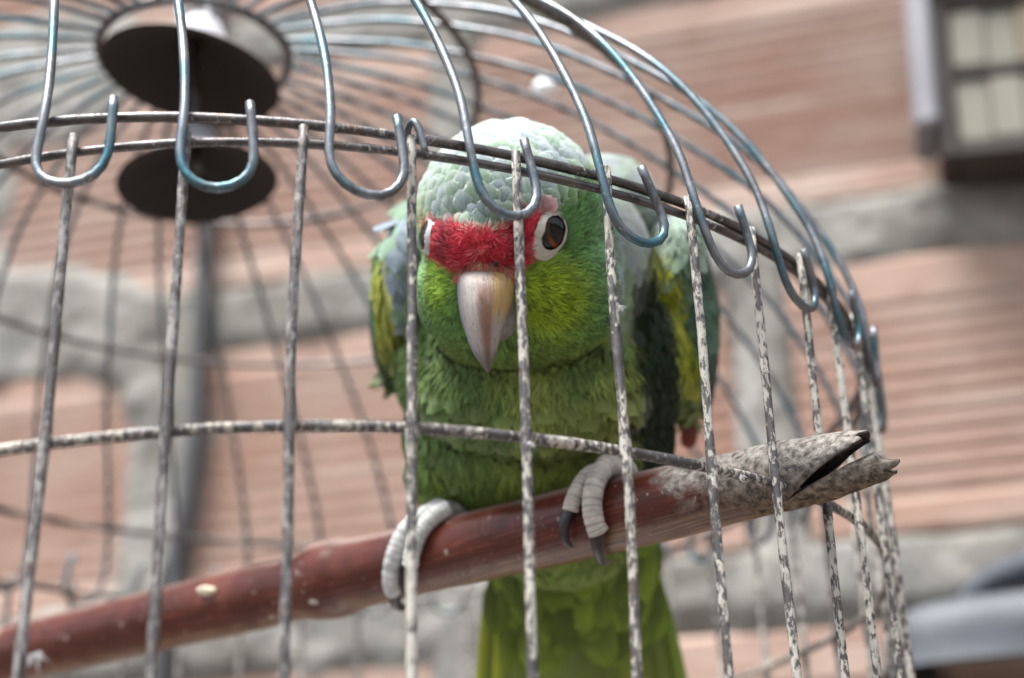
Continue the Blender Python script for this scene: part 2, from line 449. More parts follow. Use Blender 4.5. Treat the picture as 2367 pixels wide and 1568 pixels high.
# mortar bed: recessed joints that ooze and smear over the brick faces
S0, S1, Z0, Z1 = -2.2, 1.8, -1.5, 1.6
def brick_layout():
    out = []
    for c in range(-7, 6):
        z0 = 0.131 + c * PITCH
        off = 0.0 if c % 2 == 0 else 0.5
        for k in range(-6, 6):
            s0 = -0.222 + (k + off) * SP
            if s0 > S1 or s0 + BL < S0: continue
            out.append((s0, z0))
    return out
def mortar_sheet(name, s0, s1, z0, z1, step, back):
    ss = np.arange(s0, s1 + 1e-6, step); zz = np.arange(z0, z1 + 1e-6, step)
    S, Z = np.meshgrid(ss, zz)
    P = np.stack([S, Z, 0 * S], -1)
    cc = np.floor((Z - 0.131) / PITCH); zl = Z - 0.131 - cc * PITCH
    off = np.where(cc % 2 == 0, 0.0, 0.5)
    k = np.floor((S + 0.222) / SP - off); sl = S + 0.222 - (k + off) * SP
    dz = np.minimum(np.minimum(zl, BH - zl), np.minimum(sl, BL - sl))      # >0 inside a brick face
    n1 = vnoise(P, 9.0); n2 = vnoise(P + 5, 28.0); n3 = vnoise(P + 9, 90.0)
    ooze = (n1 - 0.45) * 0.055 + (n2 - 0.5) * 0.028
    bias = 0.026 * np.clip((-S - 0.25) / 0.10, 0, 1) * np.clip((Z - 0.30) / 0.06, 0, 1)
    lim = np.clip(0.0015 + ooze * 0.26 + bias * 1.6 + 0.022 * np.exp(-((S + 0.270) / 0.022) ** 2) * (cc == 0), -0.01, 0.2)
    cover = np.clip((lim - dz) / 0.012, -1, 1)                            # 1 where mortar stands over brick
    h = -0.009 + 0.013 * np.clip(cover * 0.5 + 0.5, 0, 1) + (n2 - 0.5) * 0.007 + (n3 - 0.5) * 0.003
    h = np.where(dz > 0.03 + np.clip(bias * 4, 0, 1), np.minimum(h, -0.004), h)
    h = np.where(cover < -0.5, -0.012, h)
    V = W0 + WH * S[..., None] + np.array([0, 0, 1.0]) * Z[..., None] + WN * (h - back)[..., None]
    ny, nx = S.shape
    idx = np.arange(ny * nx).reshape(ny, nx)
    F = np.stack([idx[:-1, :-1], idx[:-1, 1:], idx[1:, 1:], idx[1:, :-1]], -1).reshape(-1, 4)
    return V.reshape(-1, 3), F
v, f = mortar_sheet('mortar', -0.75, 0.60, -0.15, 0.85, 0.004, 0.0)
mesh_obj('mortar', v, f, M_mortar, wall)
# plain wall body behind the bricks
v, f = box_data(wallp((S0 + S1) / 2, (Z0 + Z1) / 2, -0.072), WH, WN, np.array([0, 0, 1.0]), (S1 - S0) / 2, 0.055, (Z1 - Z0) / 2)
mesh_obj('mortar_core', v, f, M_mortar, wall, smooth=False)
# one ribbed brick: extruded profile
def brick_mesh():
    prof = [(0.0, -0.055)]
    zz = 0.0
    prof.append((0.0, -0.004)); prof.append((0.004, 0.0))
    bands = [(0.004, 0.022)]
    nr = 11
    a = 0.024; p = (BH - 0.024 - a) / nr
    prof.append((a - 0.004, 0.0))
    for i in range(nr):
        z = a + i * p
        prof += [(z, -0.0022), (z + p * 0.26, -0.0022), (z + p * 0.45, 0.0), (z + p * 0.88, 0.0)]
    prof += [(BH - 0.004, 0.0), (BH, -0.004), (BH, -0.055)]
    prof = np.array(prof)
    ns = 2
    V = []
    for s in (0.0, BL):
        V += [WH * s + np.array([0, 0, 1.0]) * z + WN * o for z, o in prof]
    n = len(prof)
    F = [(i, n + i, n + i + 1, i + 1) for i in range(n - 1)]
    F.append((n - 1, 2 * n - 1, n, 0))
    F.append(tuple(range(n))); F.append(tuple(range(n, 2 * n))[::-1])
    return np.array(V), F
bv, bf = brick_mesh()
proto = None
r2 = random.Random(4)
for s0, z0 in brick_layout():
    if proto is None:
        proto = mesh_obj('brick', bv, bf, M_brick, wall, smooth=False); o = proto
    else:
        o = proto.copy(); COL.objects.link(o)
    loc = wallp(s0 + r2.uniform(-0.004, 0.004), z0 + r2.uniform(-0.002, 0.002), r2.uniform(-0.001, 0.002))
    o.location = Vector(loc)
# black cable down the wall beside the joint
def wall_at(u, v_, out=0.0):
    d = FW + RT * (u - 1183) / FPX - UP * (v_ - 784) / FPX
    t = ((wallp(0, 0, out) - CAM) @ WN) / (d @ WN)
    return CAM + d * t
cp = [wall_at(u, v_, 0.012) for u, v_ in ((520, -300), (500, 0), (482, 400), (470, 640), (462, 800), (445, 1050), (418, 1240), (385, 1370), (372, 1600), (380, 2200))]
tag(tube('hanging_cable', catmull(cp, 80), 0.0065, M_cable, None, 10), 'dark grey cable hanging down the brick wall beside the vertical mortar joint', 'cable')

# ------------------------------------------------------------------ birdcage
R = 0.200
CZ = (0.0, 0.0682, 0.0854)
TILT = ((0.0364, -0.0081), (0.0198, -0.0267), (-0.0366, 0.0222))
def ring_pt(phi, k, r=R):
    x = r * math.sin(phi); y = -r * math.cos(phi)
    return np.array([x, y, CZ[k] + TILT[k][0] * x + TILT[k][1] * y])
cage = empty('birdcage', (0, 0, -0.26), 'round domed wire birdcage with flaking bars holding the green parrot', 'birdcage')
phis = np.linspace(0, 2 * np.pi, 181)[:-1]
def wob(n, amp, sc):
    base = rng.random(3) * 10
    t = np.linspace(0, sc, n)
    return np.stack([vnoise(np.stack([t + base[0], 0 * t + base[1], 0 * t + base[2] + 7 * k], -1), 1.0) - 0.5 for k in range(3)], -1) * amp
# lower hoop sits inside the bars, upper body hoop inside the bars, dome hoop above it
def hoop(name, k, r, wire, mat):
    P = np.array([ring_pt(p, k, r) for p in phis])
    P[:, 2] += 0.0006 * np.sin(phis * 7 + k)
    return tube(name, P, wire * (1 + 0.05 * np.sin(phis * 40)), mat, cage, 10, True)
RB = 0.00118
hoop('hoop', 0, R - 0.0022, 0.00135, M_ring)
hoop('hoop', 1, R - 0.0020, 0.00115, M_ring_dark)
hoop('dome_hoop', 2, R - 0.0015, 0.00130, M_ring_dark)
P = np.array([(R * math.sin(p), -R * math.cos(p), -0.205) for p in phis])
tube('hoop', P, 0.0016, M_ring, cage, 8, True)
known = [-4.318, 3.368, 10.965, 18.556, 25.968, 33.588, 41.019, 48.340, 55.364, 61.414, 68.696]
bars = list(known)
nrest = 37
step = (360 - (68.696 + 4.318)) / (nrest + 1)
bars += [68.696 + step * (i + 1) + random.uniform(-0.5, 0.5) for i in range(nrest)]
for i, pd in enumerate(bars):
    ph_ = rad(pd)
    top = ring_pt(ph_, 1); top[2] += 0.0035 + random.uniform(-0.001, 0.002)
    bot = np.array([R * math.sin(ph_), -R * math.cos(ph_), -0.26])
    n = 60
    t = np.linspace(0, 1, n)[:, None]
    path = bot * (1 - t) + top * t + wob(n, 0.0017, 6)
    rr = RB * (1 + 0.13 * (vnoise(np.stack([path[:, 0] * 90, path[:, 1] * 90, path[:, 2] * 90], -1) + i, 2.0) - 0.5))
    zl = ring_pt(ph_, 0)[2]
    rr = rr * (1 + 0.30 * np.exp(-((path[:, 2] - zl) / 0.0028) ** 2))        # weld
    mt = M_bar_grey if pd < 15 or (i % 5 == 0 and i > 11) else M_bar
    tube('vertical_bar', path, rr, mt, cage, 9)
# shallow tray that closes the cage below
def lathe(prof, seg=64):
    prof = np.asarray(prof); n = len(prof)
    an = np.linspace(0, 2 * np.pi, seg, endpoint=False)
    V = np.stack([prof[None, :, 0] * np.cos(an)[:, None], prof[None, :, 0] * np.sin(an)[:, None], np.broadcast_to(prof[None, :, 1], (seg, n))], -1)
    F = []
    for i in range(seg):
        j = (i + 1) % seg
        for k in range(n - 1): F.append((i * n + k, j * n + k, j * n + k + 1, i * n + k + 1))
    return V.reshape(-1, 3), F
v, f = lathe([(0.001, -0.262), (0.206, -0.262), (0.208, -0.240), (0.206, -0.240), (0.204, -0.259), (0.001, -0.259)])
mesh_obj('tray', v, f, M_bell_out, cage)

# dome wires with their hooked ends
AP = np.array([-0.0409, -0.0116]); ZA = 0.2290; RA = 0.0362
PROF = np.array([(0.2000, 0.0790), (0.1965, 0.0975), (0.1880, 0.1250), (0.1780, 0.1450), (0.1640, 0.1630), (0.1480, 0.1810), (0.1230, 0.2010), (0.0850, 0.2190), (0.0560, 0.2260), (RA, ZA)])
def dome_path(phi, n=46):
    Q = catmull(PROF, n)
    s = np.clip((Q[:, 1] - 0.079) / (ZA - 0.079), 0, 1) ** 1.5
    return np.stack([AP[0] * s + Q[:, 0] * math.sin(phi), AP[1] * s - Q[:, 0] * math.cos(phi), Q[:, 1]], -1)
HOOKS = [
 [(-6.21, 0.0828), (-6.51, 0.0682), (-5.88, 0.0640), (-4.19, 0.0614), (-2.37, 0.0633), (-1.63, 0.0688), (-1.50, 0.0846)],
 [(3.16, 0.0802), (3.02, 0.0668), (3.72, 0.0616), (5.42, 0.0584), (7.33, 0.0604), (8.16, 0.0651), (7.69, 0.0817)],
 [(12.91, 0.0776), (12.88, 0.0676), (13.70, 0.0615), (15.97, 0.0579), (17.40, 0.0610), (17.92, 0.0659), (17.39, 0.0810)],
 [(22.19, 0.0776), (22.68, 0.0660), (23.62, 0.0597), (25.46, 0.0574), (26.92, 0.0605), (27.46, 0.0656), (26.51, 0.0797)],
 [(32.26, 0.0781), (32.95, 0.0664), (33.92, 0.0600), (36.01, 0.0581), (37.78, 0.0618), (38.13, 0.0658), (36.01, 0.0799)],
 [(41.24, 0.0767), (42.18, 0.0670), (43.10, 0.0605), (44.94, 0.0587), (46.59, 0.0624), (46.96, 0.0673), (45.50, 0.0796)],
 [(50.01, 0.0770), (51.20, 0.0665), (52.30, 0.0615), (54.30, 0.0592), (55.90, 0.0620), (56.30, 0.0670), (54.30, 0.0775)],
 [(59.60, 0.0760), (60.60, 0.0668), (61.80, 0.0615), (63.60, 0.0592), (65.20, 0.0620), (65.60, 0.0670), (64.00, 0.0780)]]
base = HOOKS[3]
nd_ = 37
dp = (360 - 9.65 * 7 - 0.0) / (nd_ - 7)
for i in range(nd_ - len(HOOKS)):
    p0 = 59.6 + dp * (i + 1) + random.uniform(-0.6, 0.6)
    j = random.uniform(-0.0012, 0.0012)
    HOOKS.append([(p0 + (a - base[0][0]), z + j) for a, z in base])
RH = R + 0.0028
for i, hk in enumerate(HOOKS):
    phi = rad(hk[0][0])
    zring = ring_pt(phi, 2)[2]
    dpth = dome_path(phi)
    dpth[:, :2] += 0.0028 * np.stack([math.sin(phi) * np.ones(len(dpth)), -math.cos(phi) * np.ones(len(dpth))], -1) * np.clip(1 - (dpth[:, 2:3] - 0.079) / 0.1, 0, 1)
    up_part = dpth[::-1]
    up_part = up_part[up_part[:, 2] > hk[0][1] + 0.006]
    J = []
    for a, z in hk:
        J.append((RH * math.sin(rad(a)), -RH * math.cos(rad(a)), z))
    J[-1] = tuple(np.array(J[-1]) + np.array([math.sin(rad(hk[-1][0])), -math.cos(rad(hk[-1][0])), 0]) * 0.0008)
    Jc = catmull(J, 34)
    path = np.vstack([up_part[:-1], Jc])
    path = path + wob(len(path), 0.0022, 5)
    # resample evenly
    L = np.concatenate([[0], np.cumsum(np.linalg.norm(np.diff(path, axis=0), axis=1))])
    q = np.linspace(0, L[-1], 95)
    path = np.stack([np.interp(q, L, path[:, k]) for k in range(3)], -1)
    for _ in range(2): path[1:-1] = (path[:-2] + 2 * path[1:-1] + path[2:]) / 4
    tube('dome_wire', path, 0.00118 * (1 + 0.04 * np.sin(np.arange(95) * 0.9 + i)), M_dome, cage, 9)
# mid hoop of the dome and ring at its crown
def dome_ring(zq, rr, mat, name):
    Q = catmull(PROF, 200); r_ = np.interp(zq, Q[:, 1], Q[:, 0]) - 0.0025
    s = ((zq - 0.079) / (ZA - 0.079)) ** 1.5
    P = np.stack([AP[0] * s + r_ * np.sin(phis), AP[1] * s - r_ * np.cos(phis), zq + 0 * phis], -1)
    tube(name, P, rr, mat, cage, 8, True)
dome_ring(0.167, 0.0014, M_ring_dark, 'dome_hoop')
dome_ring(0.2105, 0.0015, M_ring_dark, 'dome_hoop')
P = np.stack([AP[0] + RA * np.sin(phis), AP[1] - RA * np.cos(phis), ZA + 0 * phis], -1)
tube('crown_ring', P, 0.0020, M_ring_dark, cage, 8, True)
# the small bent wire end that ties the two hoops near the parrot's crown
tie = [np.array([(R + 0.0035 * o) * math.sin(rad(p)), -(R + 0.0035 * o) * math.cos(rad(p)), z]) for p, z, o in ((18.3, 0.0765, -0.4), (18.2, 0.0795, 0.3), (18.5, 0.0800, 0.9), (18.9, 0.0765, 1.0), (19.2, 0.0722, 0.9))]
tube('tie_wire', catmull(tie, 24), 0.0009, M_dome, cage, 8)

# two-tier bell hanging from the crown inside the cage
bell = empty('hanging_bell', (AP[0], AP[1], 0.165), 'two-tier hanging metal bell with dark hollow undersides below the cage crown', 'bell')
def bell_cup(name, c, r, h, tilt):
    prof_o = [(0.0015, h), (0.2 * r, h * 0.97), (0.34 * r, h * 0.62), (0.6 * r, h * 0.36), (0.88 * r, h * 0.12), (r, 0.0)]
    prof_i = [(r, 0.0), (r - 0.0010, 0.0002), (0.86 * r, h * 0.08), (0.58 * r, h * 0.30), (0.30 * r, h * 0.5), (0.0015, h * 0.66)]
    M = np.array(Matrix.Rotation(tilt[0], 3, 'X') @ Matrix.Rotation(tilt[1], 3, 'Y'))
    v, f = lathe(prof_o, 48); o = mesh_obj(name, v @ M.T + c, f, M_bell_out, bell)
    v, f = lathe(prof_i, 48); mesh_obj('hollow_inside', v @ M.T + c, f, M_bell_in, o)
bell_cup('bell_cup', np.array([-0.0420, -0.0116, 0.2195]), 0.0350, 0.026, (0.0, rad(9)))
bell_cup('bell_cup', np.array([-0.0368, -0.0110, 0.1722]), 0.0298, 0.024, (0.0, rad(-6)))
tube('rod', catmull([(-0.0425, -0.0116, 0.30), (-0.0415, -0.0116, 0.245), (-0.0395, -0.0115, 0.215), (-0.0372, -0.0110, 0.178)], 20), 0.0016, M_ring_dark, bell, 8)
# hanger chain over the crown
for i in range(7):
    t = np.linspace(0, 2 * np.pi, 21)[:-1]
    c = np.array([-0.0425, -0.0116, 0.253 + i * 0.0185])
    d = np.array([1.0, 0, 0]) if i % 2 == 0 else np.array([0, 1.0, 0])
    P = c + 0.006 * np.cos(t)[:, None] * d + 0.012 * np.sin(t)[:, None] * np.array([0, 0, 1.0])
    tube('chain_link', P, 0.0013, M_bell_out, bell, 6, True)

# ------------------------------------------------------------------ perch
PA = np.array([-0.118, 0.0556, 0.0125]); PB = np.array([0.1571, -0.1224, 0.0118])
PD = (PB - PA); PLEN = np.linalg.norm(PD); PD /= PLEN
EF = -FW - PD * (-FW @ PD); EF /= np.linalg.norm(EF)          # towards the viewer
EU = np.cross(PD, EF); EU = EU if EU[2] > 0 else -EU
RP = 0.0107
def perch_center(s): return PA + PD * s
perch = empty('perch', PA, 'split red-brown cane perch under the parrot\'s feet, resting on the cage hoop', 'perch')
def perch_tube():
    ss = np.concatenate([np.linspace(-0.075, 0.245, 150), np.linspace(0.247, PLEN - 0.004, 40)])
    na = 40
    an = np.linspace(0, 2 * np.pi, na, endpoint=False)
    V, Cc = [], []
    s_node = 0.165
    for s in ss:
        r = RP * (1 - 0.05 * s)
        r *= 1 - 0.14 * float(sm(PLEN - 0.07, PLEN, s))
        d = abs(s - s_node)
        r *= 1 + 0.17 * math.exp(-(d / 0.009) ** 2) + 0.04 * math.exp(-((s - s_node - 0.004) / 0.0015) ** 2) - 0.05 * math.exp(-((s - s_node + 0.018) / 0.01) ** 2)
        for a in an:
            c = perch_center(s)
            p = c + r * (math.cos(a) * EF + math.sin(a) * EU)
            r2_ = 1 + 0.05 * (float(vnoise(p[None], 60.0)[0]) - 0.5) + 0.03 * (float(vnoise(p[None], 200.0)[0]) - 0.5)
            V.append(c + r * r2_ * (math.cos(a) * EF + math.sin(a) * EU))
            und = 0.5 - 0.62 * math.sin(a + rad(18))
            wea = np.clip((s - (PLEN - 0.062)) / 0.05, 0, 1.2) * (0.75 + 0.25 * math.sin(a))
            und = und - 0.18 + 0.25 * np.clip((s - 0.20) / 0.1, 0, 1)
            Cc.append((s + 0.1, und, wea))
    n = len(ss)
    F = [(i * na + k, i * na + (k + 1) % na, (i + 1) * na + (k + 1) % na, (i + 1) * na + k) for i in range(n - 1) for k in range(na)]
    F.append(tuple(range(na))[::-1])
    return np.array(V), F, np.array(Cc)
def perch_cut(V, F, C):
    return V, F, C
pv, pf, pc = perch_tube()
# the last stretch is split: drop the faces of the crack wedge and finish with two torn shells
mesh_obj('cane', pv, pf, M_perch, perch, cols=np.clip(pc, 0, 1))
def shell(name, s0, s1, lo, hi, n=34, na=14, tip=0.4, flare=0.0, th=0.0016, seed=0, droop=0.0):
    """torn half-tube: lo/hi give the arc limits (degrees) at start and end"""
    ss = np.linspace(0, 1, n)
    Vo, Vi, Co = [], [], []
    for t in ss:
        a0 = lo[0] + (lo[1] - lo[0]) * t ** 0.9; a1 = hi[0] + (hi[1] - hi[0]) * t
        for k in range(na):
            q = k / (na - 1)
            a = rad(a0 + (a1 - a0) * q)
            end = s1 - (s1 - s0) * tip * (abs(q - 0.55) ** 1.3) - 0.006 * float(vnoise(np.array([[q * 5 + seed, 3.3, 1.7]]), 1.6)[0])
            s = s0 + (end - s0) * t
            r = RP * 0.985 * 0.86 * (1 + flare * t * t) * (1 + 0.06 * (float(vnoise(np.array([[s * 300, q * 6, seed]]), 1.0)[0]) - 0.5))
            c = perch_center(s) + EU * droop * t
            d = math.cos(a) * EF + math.sin(a) * EU
            Vo.append(c + d * r); Vi.append(c + d * (r - th * (1 - 0.4 * t)))
            Co.append((s, 0.5 - 0.62 * math.sin(a + rad(10)) - 0.2, 1.0))
    N = n * na
    V = np.array(Vo + Vi); C = np.clip(np.array(Co + Co), 0, 1)
    F, mi = [], []
    for i in range(n - 1):
        for k in range(na - 1):
            q = (i * na + k, i * na + k + 1, (i + 1) * na + k + 1, (i + 1) * na + k)
            F.append(q); F.append(tuple(x + N for x in q)[::-1])
        for k in (0, na - 1):
            F.append((i * na + k, (i + 1) * na + k, (i + 1) * na + k + N, i * na + k + N))
    for k in range(na - 1):
        a = (n - 1) * na + k
        F.append((a, a + 1, a + 1 + N, a + N))
    o = mesh_obj(name, V, F, [M_perch, M_perch_in], perch, cols=C)
    for p in o.data.polygons:
        if all(x >= N for x in p.vertices) or (min(p.vertices) < N <= max(p.vertices)): p.material_index = 1
    return o
shell('torn_shell', PLEN - 0.006, PLEN + 0.024, (-52, 38), (250, 150), tip=0.35, flare=-0.28, seed=1, droop=0.0)
shell('torn_shell', PLEN - 0.010, PLEN + 0.030, (-120, -60), (-50, 25), tip=0.25, flare=-0.32, seed=5, droop=-0.001)

# ------------------------------------------------------------------ parrot
bird = empty('parrot', at(1200, 1200, 0.45), 'green parrot with pale scaly crown and red forehead, leaning over the cane perch', 'parrot')
PXH = 1.0 / FPX
# (u, v, depth, half-width px, half-height px, half-depth m, roll deg)
HEAD = [
 (1180, 515, 0.4270, 215, 224, 0.0285, 0),
 (1268, 672, 0.4250, 168, 160, 0.0235, 0),
 (1075, 672, 0.4240, 112, 130, 0.0210, 0),
 (1112, 565, 0.4120, 118, 82, 0.0145, 0),
 (1035, 560, 0.4160, 56, 62, 0.0120, 0),
 (1195, 552, 0.4130, 62, 62, 0.0120, 0),
 (1200, 770, 0.4330, 190, 95, 0.0190, 0),
 (1318, 575, 0.4390, 112, 165, 0.0210, -8)]
BODY = [
 (1255, 640, 0.4600, 260, 270, 0.0320, 0),
 (1235, 830, 0.4480, 235, 150, 0.0250, 0),
 (1232, 905, 0.4470, 262, 150, 0.0260, 0),
 (1255, 850, 0.4720, 335, 260, 0.0400, 0),
 (1245, 1000, 0.4720, 305, 210, 0.0340, 0),
 (1225, 640, 0.4950, 305, 235, 0.0360, 0),
 (1400, 470, 0.4950, 122, 110, 0.0300, -25),
 (995, 590, 0.4900, 84, 140, 0.0260, 12),
 (938, 640, 0.4640, 44, 135, 0.0180, 3),
 (1300, 1180, 0.4880, 180, 170, 0.0220, 0),
 (1025, 1085, 0.4680, 78, 80, 0.0160, 0),
 (1400, 1050, 0.4560, 82, 70, 0.0150, 0)]
WINGS = [
 (914, 712, 0.4880, 40, 168, 0.0280, 3),
 (1535, 655, 0.4900, 72, 165, 0.0320, -12),
 (1586, 790, 0.4920, 46, 175, 0.0300, -3)]
def ell_M(e):
    u, v_, d, hu, hv, hd, roll = e
    k = d * PXH
    c = at(u, v_, d); cr, sr = math.cos(rad(roll)), math.sin(rad(roll))
    X = RT * cr + UP * sr; Y = -RT * sr + UP * cr
    return c, np.stack([X * hu * k, Y * hv * k, -FW * hd], 1)
def ell_val(P, lst):
    best = np.full(len(P), 9e9)
    for e in lst:
        c, A = ell_M(e)
        q = np.linalg.norm((P - c) @ np.linalg.inv(A).T, axis=1)
        best = np.minimum(best, (q - 1) * (e[3] * e[2] * PXH))
    return best
bm = bmesh.new()
for e in HEAD + BODY + WINGS:
    c, A = ell_M(e)
    M4 = Matrix.Identity(4)
    for i in range(3):
        for j in range(3): M4[i][j] = A[i][j]
        M4[i][3] = c[i]
    bmesh.ops.create_icosphere(bm, subdivisions=4, radius=1.0, matrix=M4)
me = bpy.data.meshes.new('tmp'); bm.to_mesh(me); bm.free()
tmp = bpy.data.objects.new('tmp', me); COL.objects.link(tmp)
md = tmp.modifiers.new('r', 'REMESH'); md.mode = 'VOXEL'; md.voxel_size = 0.0011
ms = tmp.modifiers.new('s', 'SMOOTH'); ms.factor = 0.5; ms.iterations = 10
dg = bpy.context.evaluated_depsgraph_get(); dg.update()
ev = tmp.evaluated_get(dg); me2 = ev.to_mesh()
nv = len(me2.vertices)
BV = np.empty(nv * 3); me2.vertices.foreach_get('co', BV); BV = BV.reshape(-1, 3)
BF = [tuple(p.vertices) for p in me2.polygons]
ev.to_mesh_clear()
bpy.data.objects.remove(tmp); bpy.data.meshes.remove(me)

def red_mask(u, v_, n=0.0):
    vt = np.interp(u, [960, 985, 1060, 1085, 1120, 1165, 1190, 1240, 1260], [520, 510, 515, 535, 540, 530, 500, 492, 520])
    vb = np.interp(u, [960, 985, 1040, 1100, 1150, 1200, 1225, 1245], [560, 580, 622, 638, 636, 622, 590, 550])
    side = sm(975, 990, u) * (1 - sm(1232, 1250, u))
    return sm(-8, 8, v_ - vt + n * 12) * (1 - sm(-6, 6, v_ - vb + n * 10)) * side
def head_cols(uvd, noise_):
    u, v_ = uvd[:, 0], uvd[:, 1]
    n = len(u)
    crown = np.array([0.53, 0.64, 0.58]) * np.ones((n, 1))
    crown = lerp(crown, [0.52, 0.58, 0.64], sm(0.45, 0.8, noise_) * 0.8)
    crown = lerp(crown, [0.38, 0.54, 0.32], sm(0.55, 0.15, noise_) * 0.5)
    crown = lerp(crown, [0.40, 0.55, 0.14], sm(1030, 965, u) * sm(440, 500, v_) * 0.8)
    crown = lerp(crown, [0.34, 0.54, 0.24], sm(1270, 1330, u) * sm(390, 470, v_) * 0.8)
    cheek = np.array([0.125, 0.27, 0.075]) * np.ones((n, 1))
    lime = np.array([0.25, 0.36, 0.022])
    dl = np.hypot((u - 1255) / 110, (v_ - 690) / 120)
    cheek = lerp(cheek, lime, sm(1.15, 0.35, dl))
    dl2 = np.hypot((u - 1020) / 45, (v_ - 650) / 80)
    cheek = lerp(cheek, [0.30, 0.50, 0.05], sm(1.2, 0.3, dl2) * 0.9)
    cheek = lerp(cheek, [0.28, 0.52, 0.32], sm(1330, 1430, u) * sm(760, 560, v_) * 0.75)
    cheek = lerp(cheek, [0.36, 0.58, 0.36], sm(1010, 960, u) * sm(760, 640, v_) * 0.7)
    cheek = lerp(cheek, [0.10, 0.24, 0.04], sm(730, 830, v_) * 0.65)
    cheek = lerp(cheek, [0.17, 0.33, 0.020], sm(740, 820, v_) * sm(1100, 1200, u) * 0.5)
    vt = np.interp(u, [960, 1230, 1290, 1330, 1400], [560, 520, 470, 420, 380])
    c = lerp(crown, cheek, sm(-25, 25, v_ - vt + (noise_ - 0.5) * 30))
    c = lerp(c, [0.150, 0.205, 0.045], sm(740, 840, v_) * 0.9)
    nape = np.array([0.42, 0.50, 0.50])
    c = lerp(c, nape, sm(1385, 1440, u) * sm(800, 720, v_))
    rm = red_mask(u, v_, noise_ - 0.5)
    red = lerp(np.array([0.66, 0.040, 0.068]) * np.ones((n, 1)), [0.84, 0.28, 0.28], sm(0.55, 0.9, noise_))
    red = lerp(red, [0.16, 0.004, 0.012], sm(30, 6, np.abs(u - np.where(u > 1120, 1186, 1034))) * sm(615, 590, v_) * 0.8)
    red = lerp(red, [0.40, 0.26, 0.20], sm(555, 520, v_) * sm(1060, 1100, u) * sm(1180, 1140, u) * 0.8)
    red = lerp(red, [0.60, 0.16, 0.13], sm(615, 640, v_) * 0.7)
    c = lerp(c, red, rm)
    return c, rm
def body_cols(uvd, noise_):
    u, v_ = uvd[:, 0], uvd[:, 1]
    n = len(u)
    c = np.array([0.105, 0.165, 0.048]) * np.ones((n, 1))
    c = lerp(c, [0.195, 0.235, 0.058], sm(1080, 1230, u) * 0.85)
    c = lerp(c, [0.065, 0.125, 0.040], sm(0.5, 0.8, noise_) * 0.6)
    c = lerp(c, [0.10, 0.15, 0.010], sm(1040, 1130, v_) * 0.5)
    # neck ruff: bluish lilac on both sides, paler green above
    ruff = sm(985, 955, u) * sm(780, 720, v_) * sm(880, 905, u)
    c = lerp(c, lerp(np.array([0.25, 0.31, 0.37]) * np.ones((n, 1)), [0.24, 0.37, 0.26], sm(0.45, 0.6, noise_)), ruff)
    ruff2 = sm(1390, 1420, u) * sm(1500, 1470, u) * sm(800, 700, v_)
    c = lerp(c, lerp(np.array([0.36, 0.42, 0.44]) * np.ones((n, 1)), [0.28, 0.42, 0.24], sm(0.45, 0.6, noise_)), ruff2)
    top = sm(640, 520, v_) * sm(1340, 1400, u)
    c = lerp(c, lerp(np.array([0.30, 0.38, 0.31]) * np.ones((n, 1)), [0.33, 0.37, 0.38], sm(0.5, 0.65, noise_)), top)
    # wings: bright yellow-green edge along the bend, dark green outside, black-green within
    yl = sm(918, 906, u) * sm(872, 882, u) * sm(580, 640, v_) * sm(830, 780, v_)
    wl_ = sm(925, 905, u) * sm(700, 740, v_)
    c = lerp(c, [0.022, 0.055, 0.018], wl_ * 0.8)
    c = lerp(c, [0.060, 0.120, 0.075], sm(885, 868, u))
    c = lerp(c, [0.36, 0.39, 0.055], yl)
    uy = np.interp(v_, [520, 620, 720, 820, 900], [1505, 1530, 1555, 1580, 1595])
    yr = sm(30, 16, np.abs(u - uy)) * sm(540, 590, v_) * sm(900, 850, v_)
    dk = sm(-20, -36, u - uy) * sm(1440, 1475, u) * sm(580, 640, v_)
    c = lerp(c, [0.012, 0.022, 0.008], dk)
    c = lerp(c, [0.085, 0.150, 0.100], sm(28, 44, u - uy) * sm(500, 600, v_))
    c = lerp(c, [0.30, 0.32, 0.030], yr)
    return c

uvd = chart(BV)
nz = vnoise(BV, 130.0)
hv_ = ell_val(BV, HEAD); bv_ = ell_val(BV, BODY + WINGS)
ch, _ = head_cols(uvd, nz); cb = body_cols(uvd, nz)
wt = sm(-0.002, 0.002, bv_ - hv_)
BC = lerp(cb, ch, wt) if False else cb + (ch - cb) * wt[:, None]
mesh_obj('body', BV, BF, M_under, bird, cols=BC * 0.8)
bvh = BVHTree.FromPolygons([Vector(x) for x in BV], BF)

# sample points over the skin
tri = np.array([(f[0], f[i], f[i + 1]) for f in BF for i in range(1, len(f) - 1)])
A_, B_, C_ = BV[tri[:, 0]], BV[tri[:, 1]], BV[tri[:, 2]]
TN = np.cross(B_ - A_, C_ - A_); TA = np.linalg.norm(TN, axis=1); TN = TN / (TA[:, None] + 1e-20)
